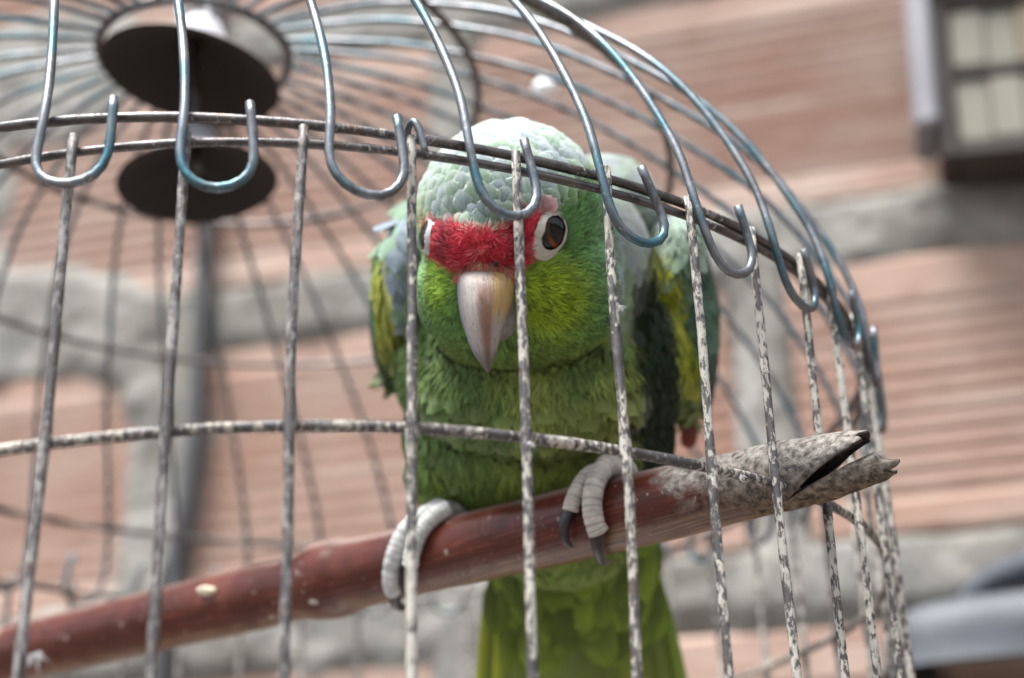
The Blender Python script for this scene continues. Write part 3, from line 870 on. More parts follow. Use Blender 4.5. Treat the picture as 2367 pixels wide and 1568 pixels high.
# smooth vertex normals
VN = np.zeros_like(BV)
for k in range(3): np.add.at(VN, tri[:, k], TN * TA[:, None])
VN /= np.linalg.norm(VN, axis=1)[:, None] + 1e-20
facing = np.einsum('ij,ij->i', TN, CAM - A_) / np.linalg.norm(CAM - A_, axis=1)
def sample(n, keep):
    p = TA * keep; p = p / p.sum()
    i = rng.choice(len(tri), n, p=p)
    a, b = rng.random(n), rng.random(n); fl = a + b > 1; a[fl], b[fl] = 1 - a[fl], 1 - b[fl]
    P = A_[i] + (B_[i] - A_[i]) * a[:, None] + (C_[i] - A_[i]) * b[:, None]
    N = VN[tri[i, 0]] * (1 - a - b)[:, None] + VN[tri[i, 1]] * a[:, None] + VN[tri[i, 2]] * b[:, None]
    N /= np.linalg.norm(N, axis=1)[:, None]
    return P, N
def thin(P, N, dist):
    cell = {}
    keep = []
    inv = 1 / dist
    K = np.floor(P * inv).astype(int)
    d2 = dist * dist
    for i in range(len(P)):
        a, b, c = K[i]
        ok = True
        for x in (a - 1, a, a + 1):
            for y in (b - 1, b, b + 1):
                for z in (c - 1, c, c + 1):
                    for j in cell.get((x, y, z), ()):
                        e = P[i] - P[j]
                        if e @ e < d2: ok = False; break
                    if not ok: break
                if not ok: break
            if not ok: break
        if ok:
            keep.append(i); cell.setdefault((a, b, c), []).append(i)
    return P[keep], N[keep]
front = sm(-0.55, -0.35, facing)
tri_head = (hv_[tri[:, 0]] < bv_[tri[:, 0]])

BEAK0 = at(1118, 632, 0.398)
def skin_at(u, v_, sink):
    d = Vector(FW + RT * (u - 1183) / FPX - UP * (v_ - 784) / FPX)
    h = bvh.ray_cast(Vector(CAM), d)
    dep = (np.array(h[0]) - CAM) @ FW
    return at(u, v_, dep + sink)
def surf(p):
    h = bvh.find_nearest(Vector(p)); return np.array(h[0]), np.array(h[1])
EYE_R = skin_at(1268, 545, 0.0); EYE_L = skin_at(984, 547, 0.0)
print('eye depth', chart(EYE_R), chart(EYE_L))
def flow(P, N, kind):
    if kind == 'head':
        d = P - BEAK0
        d = d + (-FW) * -0.35 * np.linalg.norm(d, axis=1)[:, None] * 0.4
    else:
        d = -UP * 1.0 + RT * ((chart(P)[:, 0] - 1240) / 2600)[:, None] + FW * 0.25
        d = np.broadcast_to(d, P.shape).copy()
    d = d - N * np.einsum('ij,ij->i', d, N)[:, None]
    d += rng.normal(0, 0.12, P.shape) * np.linalg.norm(d, axis=1)[:, None]
    d = d - N * np.einsum('ij,ij->i', d, N)[:, None]
    return d / (np.linalg.norm(d, axis=1)[:, None] + 1e-12)

def vanes(name, P, N, D, L, Wd, Croot, Ctip, Cedge, lift, cup, cols=9, rows=6, rag=0.06, mat=None, parent=None, bend=0.0):
    """rounded feathers lying along D over normal N"""
    n = len(P); X = np.cross(D, N)
    uu = np.linspace(-1, 1, cols); vv = np.linspace(0, 1, rows)
    prof = np.sqrt(np.clip(1 - (np.clip((vv - 0.52) / 0.48, 0, 1)) ** 2.2, 0, 1)) * (0.45 + 0.55 * np.clip(vv / 0.4, 0, 1) ** 0.7)
    prof = np.sqrt(np.clip(1 - (np.clip((vv - 0.55) / 0.45, 0, 1)) ** 3.0, 0, 1)) * (0.5 + 0.5 * np.clip(vv / 0.4, 0, 1) ** 0.7)
    prof[-1] = max(0.62, prof[-2] * 0.9)
    tipround = (1 - 0.22 * np.abs(uu) ** 2.4)
    ragc = 1 + rng.normal(0, rag, (n, cols)) 
    Vs = np.empty((n, rows, cols, 3)); Cs = np.empty((n, rows, cols, 3))
    UV = np.empty((n, rows, cols, 2))
    L = np.broadcast_to(L, (n,)); Wd = np.broadcast_to(Wd, (n,))
    lift = np.broadcast_to(lift, (n,))
    for r in range(rows):
        for c in range(cols):
            al = vv[r] * (1 + (tipround[c] * ragc[:, c] - 1) * vv[r] ** 2)
            x = uu[c] * prof[r] * 0.5
            h = lift * (vv[r] ** 1.2) - cup * (uu[c] ** 2) * Wd * 0.5 * (0.3 + 0.7 * vv[r]) - 0.06 * L * vv[r] ** 3 - bend * L * vv[r] ** 2
            Vs[:, r, c] = P + D * (L * al)[:, None] + X * (Wd * x)[:, None] + N * h[:, None]
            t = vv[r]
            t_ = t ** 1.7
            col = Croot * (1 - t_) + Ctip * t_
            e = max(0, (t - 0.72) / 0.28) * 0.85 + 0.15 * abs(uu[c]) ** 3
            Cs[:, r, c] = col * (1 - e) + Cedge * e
            UV[:, r, c] = ((uu[c] + 1) / 2, t)
    idx = np.arange(rows * cols).reshape(rows, cols)
    q = np.stack([idx[:-1, :-1], idx[:-1, 1:], idx[1:, 1:], idx[1:, :-1]], -1).reshape(-1, 4)
    F = (q[None] + (np.arange(n) * rows * cols)[:, None, None]).reshape(-1, 4)
    o = mesh_obj(name, Vs.reshape(-1, 3), F, mat or M_feather, parent or bird, cols=np.clip(Cs.reshape(-1, 3), 0, 1), uvs=UV.reshape(-1, 2))
    o['kind'] = 'stuff'
    return o

def barbs(name, P, N, D, L, C0, C1, nb=9, spread=0.55, width=0.00022, lift=0.35, seg=3, jit=0.15, parent=None):
    """soft tufts: each feather a fan of fine barbs"""
    n = len(P); X = np.cross(D, N)
    m = n * nb
    i = np.repeat(np.arange(n), nb)
    a = np.tile(np.linspace(-1, 1, nb), n) * spread + rng.normal(0, jit, m)
    ln = np.broadcast_to(L, (n,))[i] * (1 - 0.25 * (a / spread) ** 2 * 0.6) * rng.uniform(0.75, 1.12, m)
    d = D[i] * np.cos(a)[:, None] + X[i] * np.sin(a)[:, None]
    root = P[i] + X[i] * (a * 0.0006)[:, None]
    lf = lift * rng.uniform(0.5, 1.4, m)
    side = np.cross(d, N[i]); side /= np.linalg.norm(side, axis=1)[:, None]
    # twist the blade a little
    tw = rng.normal(0, 0.5, m)
    side = side * np.cos(tw)[:, None] + N[i] * np.sin(tw)[:, None]
    br = rng.uniform(0.78, 1.22, m)[:, None]
    rows = seg + 1
    V = np.empty((m, rows, 2, 3)); C = np.empty((m, rows, 2, 3))
    for r in range(rows):
        t = r / seg
        w = width * (1.0 if t < 0.5 else 1 - 1.5 * (t - 0.5))
        c = root + d * (ln * t)[:, None] + N[i] * (ln * lf * (t - 0.75 * t * t))[:, None]
        V[:, r, 0] = c - side * w * 0.5; V[:, r, 1] = c + side * w * 0.5
        col = (C0[i] * (1 - t) + C1[i] * t) * br
        C[:, r, 0] = col; C[:, r, 1] = col
    q = np.array([(2 * r, 2 * r + 1, 2 * r + 3, 2 * r + 2) for r in range(seg)])
    F = (q[None] + (np.arange(m) * rows * 2)[:, None, None]).reshape(-1, 4)
    o = mesh_obj(name, V.reshape(-1, 3), F, M_barb, parent or bird, cols=np.clip(C.reshape(-1, 3), 0, 1))
    o['kind'] = 'stuff'
    return o

def clear_of(P, pts):
    ok = np.ones(len(P), bool)
    for c, r in pts: ok &= np.linalg.norm(P - c, axis=1) > r
    return ok

# crown scales
P, N = sample(26000, front * tri_head)
U = chart(P)
n0 = vnoise(P, 130.0)
vtc = np.interp(U[:, 0], [940, 985, 1060, 1120, 1180, 1240, 1290, 1340, 1420], [515, 508, 522, 532, 518, 494, 470, 445, 430])
crown_m = (U[:, 1] < vtc) & clear_of(P, [(EYE_R, 0.0050), (EYE_L, 0.0034)])
Pc, Nc = P[crown_m], N[crown_m]
small = chart(Pc)[:, 1] > 470
Pa, Na = thin(Pc, Nc, 0.0023)
Da = flow(Pa, Na, 'head')
Ua = chart(Pa); na_ = vnoise(Pa, 130.0)
ca, _ = head_cols(Ua, rng.random(len(Pa)))
vb2 = np.interp(Ua[:, 0], [1200, 1240, 1290, 1340, 1420], [430, 494, 470, 445, 430])
ca = lerp(ca, [0.26, 0.42, 0.16], sm(60, 8, vb2 - Ua[:, 1]) * sm(1235, 1275, Ua[:, 0]) * 0.85)
size = np.interp(Ua[:, 1], [300, 430, 500, 540], [1.25, 1.0, 0.8, 0.6]) * rng.uniform(0.75, 1.2, len(Pa))
vanes('crown_feathers', Pa + Na * 0.0002, Na, Da, 0.0067 * size, 0.0070 * size, ca * np.array([0.30, 0.44, 0.34]), ca, ca * 0.55 + np.array([0.28, 0.31, 0.31]), 0.0010, 0.10, cols=17, rows=10, rag=0.03)  # dark roots paint in the shade where crown feathers overlap
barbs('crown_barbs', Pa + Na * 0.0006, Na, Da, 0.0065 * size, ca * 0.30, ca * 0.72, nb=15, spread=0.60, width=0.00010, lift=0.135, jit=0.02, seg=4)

# cheeks, throat: soft tufts
ck_m = (U[:, 1] >= vtc - 12) & clear_of(P, [(EYE_R, 0.0050), (EYE_L, 0.0034)])
rm = red_mask(U[:, 0], U[:, 1], n0 - 0.5)
beak_ok = ~((np.abs(U[:, 0] - 1122) < 60) & (U[:, 1] > 628) & (U[:, 1] < 800) & (U[:, 2] < 0.412))
cm = ck_m & (rm < 0.5) & beak_ok & ~((rm > 0.5))
Pk, Nk = thin(P[cm], N[cm], 0.00092)
Dk = flow(Pk, Nk, 'head')
Uk = chart(Pk); nk = rng.random(len(Pk))
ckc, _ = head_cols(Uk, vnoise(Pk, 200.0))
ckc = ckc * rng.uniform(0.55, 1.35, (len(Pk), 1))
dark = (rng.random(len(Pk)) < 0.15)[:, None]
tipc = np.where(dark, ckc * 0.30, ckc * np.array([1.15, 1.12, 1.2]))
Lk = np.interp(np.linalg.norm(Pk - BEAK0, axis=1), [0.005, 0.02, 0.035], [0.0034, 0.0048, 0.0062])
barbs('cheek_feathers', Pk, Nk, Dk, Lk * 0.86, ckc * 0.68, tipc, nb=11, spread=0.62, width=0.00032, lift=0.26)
# vivid red forehead and lores
Pr_, Nr_ = thin(P[ck_m & (rm >= 0.5)], N[ck_m & (rm >= 0.5)], 0.00075)
Dr = flow(Pr_, Nr_, 'head')
tuft = at(1112, 578, 0.398)          # the tuft over the bill sprays out from its own centre
Dt_ = Pr_ - tuft; Dt_ = Dt_ - Nr_ * np.einsum('ij,ij->i', Dt_, Nr_)[:, None]
Dt_ = Dt_ / (np.linalg.norm(Dt_, axis=1)[:, None] + 1e-9) + rng.normal(0, 0.55, Dt_.shape)
kk = sm(0.0105, 0.0065, np.linalg.norm(Pr_ - tuft, axis=1))[:, None]
Dr = Dr * (1 - kk) + Dt_ * kk; Dr -= Nr_ * np.einsum('ij,ij->i', Dr, Nr_)[:, None]; Dr /= np.linalg.norm(Dr, axis=1)[:, None]
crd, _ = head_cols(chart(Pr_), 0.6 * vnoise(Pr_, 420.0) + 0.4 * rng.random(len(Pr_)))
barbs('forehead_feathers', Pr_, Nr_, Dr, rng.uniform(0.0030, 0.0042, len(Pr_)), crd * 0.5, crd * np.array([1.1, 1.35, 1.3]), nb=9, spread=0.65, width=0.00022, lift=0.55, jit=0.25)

nbr = 260
ub = rng.uniform(1058, 1190, nbr)
vb_ = np.interp(ub, [1056, 1080, 1104, 1130, 1160, 1192], [640, 622, 612, 616, 622, 634]) + rng.uniform(-9, 4, nbr)
Pq = np.array([skin_at(a, b, -0.0006) for a, b in zip(ub, vb_)])
Nq = np.array([surf(p)[1] for p in Pq])
Dq = -UP + RT * ((ub - 1110) / 70)[:, None] * 0.9 - FW * 0.35 + rng.normal(0, 0.2, (nbr, 3))
Dq /= np.linalg.norm(Dq, axis=1)[:, None]
cq = lerp(np.array([0.62, 0.10, 0.08]) * np.ones((nbr, 1)), [0.50, 0.34, 0.24], rng.random(nbr))
barbs('bill_bristles', Pq, Nq, Dq, rng.uniform(0.0022, 0.0036, nbr), cq * 0.6, cq, nb=5, spread=0.4, width=0.0002, lift=0.35, jit=0.2)

# breast, belly, back, wing coverts
P2, N2 = sample(30000, front * (~tri_head))
U2 = chart(P2)
ruffm = (U2[:, 1] < 800) & ((U2[:, 0] < 985) & (U2[:, 0] > 885) | (U2[:, 0] > 1385) & (U2[:, 0] < 1500)) | (U2[:, 1] < 520)
Pb, Nb = thin(P2[~ruffm], N2[~ruffm], 0.0042)
Db = flow(Pb, Nb, 'body')
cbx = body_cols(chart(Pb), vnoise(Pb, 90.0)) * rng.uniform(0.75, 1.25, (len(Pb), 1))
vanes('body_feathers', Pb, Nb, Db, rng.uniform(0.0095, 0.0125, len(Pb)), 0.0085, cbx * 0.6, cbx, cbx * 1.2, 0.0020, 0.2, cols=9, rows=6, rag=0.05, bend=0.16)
Pe, Ne = thin(P2[~ruffm], N2[~ruffm], 0.0017)
De = flow(Pe, Ne, 'body')
ce = body_cols(chart(Pe), vnoise(Pe, 150.0)) * rng.uniform(0.85, 1.15, (len(Pe), 1))
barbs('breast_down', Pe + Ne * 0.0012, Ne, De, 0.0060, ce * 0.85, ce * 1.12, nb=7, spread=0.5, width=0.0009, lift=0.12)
Pn, Nn = thin(P2[ruffm], N2[ruffm], 0.0030)
Dn = flow(Pn, Nn, 'body') + RT * 0.10 * np.sign(chart(Pn)[:, 0] - 1200)[:, None]
Dn -= Nn * np.einsum('ij,ij->i', Dn, Nn)[:, None]; Dn /= np.linalg.norm(Dn, axis=1)[:, None]
cn = body_cols(chart(Pn), rng.random(len(Pn))) * rng.uniform(0.85, 1.15, (len(Pn), 1))
vanes('neck_feathers', Pn, Nn, Dn, rng.uniform(0.0075, 0.0095, len(Pn)), 0.0078, cn * 0.65, cn, cn * 1.05, 0.0012, 0.2, cols=9, rows=6, rag=0.05, bend=0.22)

# flight feathers folded along each wing, and the tail
def long_feather(name, pts, w, c0, c1, cedge, nrm, curl=0.12):
    """one big feather along a spine, gently cupped"""
    S = catmull(pts, 16); T = np.gradient(S, axis=0); T /= np.linalg.norm(T, axis=1)[:, None]
    X = np.cross(T, nrm); X /= np.linalg.norm(X, axis=1)[:, None]; Nn_ = np.cross(X, T)
    cols = 9; V, C, UV = [], [], []
    for i in range(16):
        t = i / 15
        ww = w * (0.35 + 0.65 * min(1, t / 0.25)) * (math.sqrt(max(0.0, 1 - max(0, (t - 0.8) / 0.2) ** 2)) * 0.93 + 0.07)
        for k in range(cols):
            x = k / (cols - 1) * 2 - 1
            V.append(S[i] + X[i] * ww * x - Nn_[i] * curl * w * x * x + Nn_[i] * (0.0006 if k == 4 else 0))
            e = max(0.0, (x - 0.35) / 0.65) ** 1.2
            c = (np.array(c0) * (1 - t) + np.array(c1) * t)
            C.append(c * (1 - e) + np.array(cedge) * e); UV.append(((x + 1) / 2, t * 3))
    F = [(i * cols + k, i * cols + k + 1, (i + 1) * cols + k + 1, (i + 1) * cols + k) for i in range(15) for k in range(cols - 1)]
    return mesh_obj(name, V, F, M_feather, bird, cols=np.array(C), uvs=np.array(UV))
rf = random.Random(3)
for i in range(6):      # image-left wing
    t = i / 5
    long_feather('wing_feather', [at(885 + 22 * t, 560 + 40 * t, 0.488 - 0.012 * t), at(868 + 24 * t, 700 + 20 * t, 0.484 - 0.012 * t), at(872 + 30 * t, 800, 0.488 - 0.01 * t), at(888 + 32 * t, 885 - 25 * t, 0.494 - 0.008 * t)], 0.0040, (0.025, 0.06, 0.03), (0.012, 0.028, 0.012), (0.05, 0.11, 0.06) if i < 2 else (0.02, 0.04, 0.012), -FW * 0.7 - RT * 0.7)
for i in range(7):      # image-right wing
    t = i / 6
    long_feather('wing_feather', [at(1628 - 62 * t, 560 + 40 * t, 0.490 - 0.012 * t), at(1648 - 52 * t, 720 + 20 * t, 0.486 - 0.012 * t), at(1645 - 36 * t, 850, 0.490 - 0.01 * t), at(1628 - 22 * t, 975 - 20 * t, 0.496 - 0.008 * t)], 0.0042, (0.03, 0.07, 0.04), (0.014, 0.03, 0.013), (0.05, 0.12, 0.07) if i < 2 else (0.022, 0.045, 0.012), -FW * 0.7 + RT * 0.7)
# red and blue-black secondary tip below the wing
long_feather('wing_feather', [at(1575, 930, 0.488), at(1590, 985, 0.488), at(1592, 1040, 0.492)], 0.0028, (0.03, 0.03, 0.025), (0.20, 0.03, 0.02), (0.30, 0.035, 0.025), -FW)
tail_n = 11
for i in range(tail_n):
    t = i / (tail_n - 1) * 2 - 1
    u0, u1, u2 = 1320 + 95 * t, 1330 + 165 * t, 1345 + 205 * t
    dd = 0.012 * abs(t)
    gr = rf.uniform(0.8, 1.2)
    edge = (0.42, 0.48, 0.018) if i in (0, 1) else ((0.16, 0.26, 0.02) if i == tail_n - 1 else (0.13 * gr, 0.20 * gr, 0.014))
    pts = [at(u0, 1180, 0.492 + dd), at(u1, 1380, 0.500 + dd), at(u2, 1600, 0.512 + dd), at(u2 + 25 * t, 1850 - 60 * abs(t), 0.53 + dd)]
    nr = -FW - RT * 0.25 * t
    if i == tail_n - 1: nr = -nr
    o = long_feather('tail_feather', pts, 0.0068, (0.070 * gr, 0.110 * gr, 0.012), (0.16 * gr, 0.20 * gr, 0.014), edge, nr, 0.12)
# under-tail coverts
nt_ = 260
uu_ = rng.uniform(1160, 1490, nt_); vv_ = rng.uniform(1080, 1400, nt_)
Pt = np.array([at(a, b, 0.4905 + 0.00003 * (b - 1150) + 0.00007 * abs(a - 1320) + rng.uniform(-0.002, 0.002)) for a, b in zip(uu_, vv_)])
Nt = np.tile(-FW, (nt_, 1)); Dt = np.tile(-UP, (nt_, 1)) + rng.normal(0, 0.12, (nt_, 3)); Dt -= Nt * np.einsum('ij,ij->i', Dt, Nt)[:, None]; Dt /= np.linalg.norm(Dt, axis=1)[:, None]
ct = np.array([0.115, 0.165, 0.014]) * rng.uniform(0.55, 1.4, (nt_, 1))
vanes('tail_coverts', Pt, Nt, Dt, rng.uniform(0.016, 0.024, nt_), 0.012, ct * 0.55, ct, ct * 1.3, 0.002, 0.25, rag=0.05)

# ---- beak
ROWS = [  # v, left u, right u, ridge u, ridge depth, edge depth
 (604, 1094, 1140, 1104, 0.4120, 0.4160), (618, 1072, 1168, 1103, 0.4035, 0.4120), (632, 1061, 1181, 1103, 0.3975, 0.4095), (652, 1057, 1187, 1104, 0.3938, 0.4086),
 (690, 1060, 1184, 1107, 0.3913, 0.4080), (722, 1065, 1174, 1110, 0.3905, 0.4068), (750, 1073, 1164, 1113, 0.3904, 0.4055),
 (775, 1081, 1155, 1116, 0.3908, 0.4042), (800, 1090, 1148, 1119, 0.3916, 0.4030), (823, 1100, 1142, 1122, 0.3926, 0.4015), (845, 1114, 1136, 1126, 0.3942, 0.3998), (857, 1122, 1133, 1128, 0.3955, 0.3985), (862, 1127, 1131, 1129, 0.3968, 0.3975)]
rws = catmull(ROWS, 60)
rws[:, 1] -= 4 * sm(862, 800, rws[:, 0]); rws[:, 2] += 4 * sm(862, 800, rws[:, 0])
na = 36
V, C, BUV = [], [], []
for r in rws:
    v_, ul, ur, ud, df, de = r
    tt = np.clip((v_ - 600) / 262, 0, 1)
    for k in range(na):
        a = k / na * 2 * math.pi
        if a <= math.pi:        # front arc, left to right
            x = ud - (ud - ul) * math.cos(a) if a < math.pi / 2 else ud + (ur - ud) * -math.cos(a)
            d = de - (de - df) * math.sin(a) ** 0.85
            q = a / math.pi     # 0 left .. 1 right
        else:
            b = a - math.pi
            x = (ul + ur) / 2 + (ur - ul) / 2 * math.cos(b)
            d = de + 0.006 * math.sin(b) * (1 - tt * 0.8)
            q = -1
        V.append(at(x, v_, d)); BUV.append((q, tt))
        pale = np.array([0.38, 0.345, 0.32]); blue = np.array([0.19, 0.205, 0.25]); pink = np.array([0.23, 0.105, 0.07]); ochre = np.array([0.48, 0.31, 0.11]); grey = np.array([0.085, 0.075, 0.073])
        if q < 0: c = grey * 0.6
        else:
            c = pale.copy()
            c = c + (blue - c) * float(sm(0.34, 0.10, q)) * 0.9
            c = c + (blue - c) * float(sm(0.6, 0.9, tt)) * 0.6 * float(sm(0.5, 0.2, q))
            c = c + (pink - c) * float(sm(0.45, 0.52, q) * sm(0.70, 0.60, q)) * float(sm(0.08, 0.35, tt)) * 0.95
            c = c + (ochre - c) * float(sm(0.58, 0.68, q)) * float(sm(0.62, 0.40, tt)) * 0.95
            c = c + (grey * 1.6 - c) * float(sm(0.82, 0.95, q)) * float(sm(0.18, 0.34, tt)) * 0.8
            c = c + (grey - c) * float(sm(0.72, 0.95, tt)) * 0.85
        C.append(c)
n = len(rws)
F = [(i * na + k, i * na + (k + 1) % na, (i + 1) * na + (k + 1) % na, (i + 1) * na + k) for i in range(n - 1) for k in range(na)]
F.append(tuple(range(na))[::-1]); F.append(tuple((n - 1) * na + k for k in range(na)))
mesh_obj('upper_beak', V, F, M_bill, bird, cols=np.array(C), uvs=np.array(BUV))
# lower mandible, tucked behind on the right
def blob(name, c, X, Y, Z, mat, parent, col, sub=4, nz_=0.0, ns=300):
    bm = bmesh.new(); bmesh.ops.create_icosphere(bm, subdivisions=sub, radius=1.0)
    bm.verts.index_update()
    v = np.array([w.co[:] for w in bm.verts]); f = [tuple(x.index for x in p.verts) for p in bm.faces]; bm.free()
    W = np.asarray(c) + v[:, :1] * X + v[:, 1:2] * Y + v[:, 2:3] * Z
    if nz_: W = W + (vnoise(W, ns)[:, None] - 0.5) * nz_ * (v)
    cols = col(v, W) if callable(col) else np.tile(np.array(col), (len(v), 1))
    return mesh_obj(name, W, f, mat, parent, cols=cols)
kx = 0.41 * PXH
blob('lower_beak', at(1156, 716, 0.4115), RT * 52 * kx + UP * 8 * kx, UP * 74 * kx, -FW * 0.0085, M_beak, bird, lambda v, W: np.array([0.20, 0.18, 0.165]) * (0.7 + 0.8 * vnoise(W, 500)[:, None]), 4, 0.001)
blob('cere', at(1110, 608, 0.4060), RT * 40 * kx, UP * 16 * kx, -FW * 0.0050, M_skin, bird, (0.34, 0.24, 0.21), 4, 0.0008, 700)
for (u, v_, d, s) in ((1146, 610, 0.3970, 0.7),):
    ns_ = blob('nostril', at(u, v_, d), RT * 8 * kx * s, UP * 11 * kx * s, -FW * 0.0005, M_skin, bird, (0.02, 0.012, 0.010), 3)

# ---- eyes: ball with amber iris, pupil; bare white ring of skin
def eye(u, v_, look, rb, sink, ring_w, ring_h, skin, dirY, ap, side):
    """eyeball sunk in the head, ringed by bare wrinkled skin that follows the head's surface"""
    c0 = skin_at(u, v_, 0.0)
    _, n0_ = surf(c0)
    look = look / np.linalg.norm(look)
    c = c0 - n0_ * sink
    Y = dirY - look * (dirY @ look); Y /= np.linalg.norm(Y); X = np.cross(Y, look)
    def ec(v, W):
        a = np.degrees(np.arccos(np.clip(v[:, 2], -1, 1)))
        c = np.tile(np.array([0.006, 0.005, 0.005]), (len(v), 1))
        amber = lerp(np.array([0.035, 0.014, 0.007]) * np.ones((len(v), 1)), [0.20, 0.042, 0.010], sm(-0.30, -0.68, v[:, 1]))
        c = lerp(c, amber, sm(42, 45, a))
        c = lerp(c, [0.010, 0.007, 0.007], sm(52, 55, a))
        return c
    ob = blob('eye', c, X * rb, Y * rb, look * rb, M_eye, bird, ec, 5)
    Yt = dirY - n0_ * (dirY @ n0_); Yt /= np.linalg.norm(Yt); Xt = np.cross(Yt, n0_)
    na_, nr_ = 64, 12
    V, C = [], []
    for j in range(nr_):
        q = j / (nr_ - 1)
        for k in range(na_):
            a = k / na_ * 2 * math.pi
            ca_, sa_ = math.cos(a), math.sin(a)
            ri = math.hypot(ap[0] * ca_, ap[1] * sa_)
            ro = math.hypot(ring_w * ca_, ring_h * sa_) * (1 - 0.20 * sa_ - 0.20 * ca_ * side) * (1 + 0.05 * math.sin(3 * a + 1))
            rr = ri * (1 - q) + ro * q
            rr *= 1 + 0.012 * math.sin(a * 17 + q * 8)
            p, n_ = surf(c0 + (Xt * ca_ + Yt * sa_) * rr)
            h = 0.0012 * (1 - q) ** 0.7 * math.sin(min(1, q * 5 + 0.25) * math.pi / 2) + 0.00035 - (0.0006 if j == 0 else 0) + 0.00012 * math.sin(q * 26 + 1.5 * math.sin(a * 3))
            w_ = p + n_ * h - c; lw = np.linalg.norm(w_)
            if lw < rb + 0.0003: w_ = w_ * ((rb + 0.0003) / lw)
            V.append(c + w_)
            C.append(np.array(skin) * (0.10 if j == 0 else 0.55 if j == 1 else 1.0) * (0.9 + 0.2 * rng.random()))
    F = [(j * na_ + k, j * na_ + (k + 1) % na_, (j + 1) * na_ + (k + 1) % na_, (j + 1) * na_ + k) for j in range(nr_ - 1) for k in range(na_)]
    mesh_obj('eye_ring', V, F, M_skin, ob, cols=np.array(C))
eye(1275, 537, RT * 0.83 - FW * 0.56 + UP * 0.04, 0.0066, 0.0044, 0.0040, 0.0064, (0.50, 0.475, 0.43), UP + RT * 0.22, (0.0024, 0.0043), 1)
eye(986, 545, -RT * 0.55 - FW * 0.83 + UP * 0.02, 0.0056, 0.0038, 0.0031, 0.0049, (0.50, 0.52, 0.52), UP - RT * 0.05, (0.0023, 0.0036), -1)

# ---- feet
def perch_pt(u, th, off):
    th = rad(th)
    lo, hi = -0.05, PLEN
    d = (RP * 1.0 + off) * (math.cos(th) * EF + math.sin(th) * EU)
    for _ in range(40):
        mid = (lo + hi) / 2
        if chart(perch_center(mid) + d)[0][0] < u: lo = mid
        else: hi = mid
    return perch_center(lo) + d
def toe_mesh(ctrl, r0, r1, k, col, mb):
    n = 84
    S = catmull(ctrl, n); t = np.linspace(0, 1, n)
    rr = (r0 * (1 - t) + r1 * t) * (1 + 0.07 * np.abs(np.sin(np.pi * k * (t + 0.02 * np.sin(t * 23 + k)))) ** 0.7 * (0.7 + 0.5 * np.sin(t * 41 + k) ** 2) + 0.10 * np.exp(-((t - 0.96) / 0.06) ** 2) - 0.05)
    rr[-4:] *= np.array([0.95, 0.86, 0.7, 0.4]); rr[:3] *= np.array([0.4, 0.75, 0.95])
    v, f = tube_data(S, rr, 16)
    mb.add(v, f)
    w = np.abs(np.sin(np.pi * k * (t + 0.02 * np.sin(t * 23 + k))))
    mb.w.append(np.repeat(0.60 + 0.40 * sm(0.05, 0.5, w), 16))
    return t
def foot(toes, tarsus, col, claws):
    mb = MB()
    for c, r0, r1, k in toes: toe_mesh([perch_pt(u, th, r0 * off) for u, th, off in c], r0, r1, k, col, mb)
    n = 40; S = catmull(tarsus[0], n); t = np.linspace(0, 1, n)
    v, f = tube_data(S, tarsus[1] * (1 + 0.05 * np.sin(np.pi * 12 * t)), 16); mb.add(v, f)
    V = np.vstack(mb.v)
    cc = np.array(col) * (0.62 + 0.40 * vnoise(V, 900.0)[:, None] + 0.36 * vnoise(V, 260.0)[:, None])
    cc[:sum(len(x) for x in mb.w)] *= np.concatenate(mb.w)[:, None]
    o = mesh_obj('foot', V, mb.f, M_skin, bird, cols=cc)
    for c, r0 in claws:
        S = catmull([perch_pt(u, th, r0 * off) for u, th, off in c], 26); t = np.linspace(0, 1, 26)
        tube('claw', S, r0 * (1 - t ** 1.6 * 0.86), M_claw, o, 12)
TR = 0.0026
foot([([(1035, 95, 0.9), (985, 78, 1.0), (938, 52, 1.0), (910, 20, 1.0), (903, -10, 1.0), (912, -30, 1.0)], TR * 1.1, TR * 0.95, 19),
      ([(1040, 88, 0.9), (1000, 66, 1.0), (968, 42, 1.0), (952, 18, 1.0), (948, 2, 1.0)], TR * 1.05, TR * 0.9, 15),
      ([(1030, 100, 0.8), (1060, 120, 0.9), (1075, 160, 1.0)], TR, TR * 0.9, 8)],
     ([perch_pt(1020, 96, 0.0022), at(1025, 1120, 0.462), at(1030, 1060, 0.470)], 0.0042), (0.52, 0.53, 0.52),
     [([(911, -26, 1.0), (915, -46, 1.5), (932, -66, 1.5), (948, -84, 0.9)], 0.0019), ([(950, 6, 0.9), (940, -8, 1.6), (938, -26, 1.3), (948, -40, 0.7)], 0.0019)])
foot([([(1425, 96, 0.9), (1400, 80, 1.1), (1378, 56, 1.1), (1368, 28, 1.0), (1374, 5, 1.0), (1386, -10, 1.0)], TR * 1.15, TR * 1.05, 16),
      ([(1400, 96, 0.9), (1362, 76, 1.0), (1338, 54, 1.0), (1322, 34, 1.0), (1318, 24, 1.0)], TR, TR * 0.85, 14),
      ([(1420, 100, 0.8), (1450, 125, 0.9), (1465, 165, 1.0)], TR, TR * 0.9, 8)],
     ([perch_pt(1410, 96, 0.0022), at(1405, 1085, 0.440), at(1400, 1030, 0.452)], 0.0042), (0.42, 0.385, 0.34),
     [([(1380, -6, 1.2), (1382, -24, 1.7), (1391, -48, 1.6), (1409, -74, 0.7)], 0.0021), ([(1315, 26, 1.0), (1304, 10, 1.6), (1307, -8, 1.6), (1324, -22, 0.7)], 0.0019)])

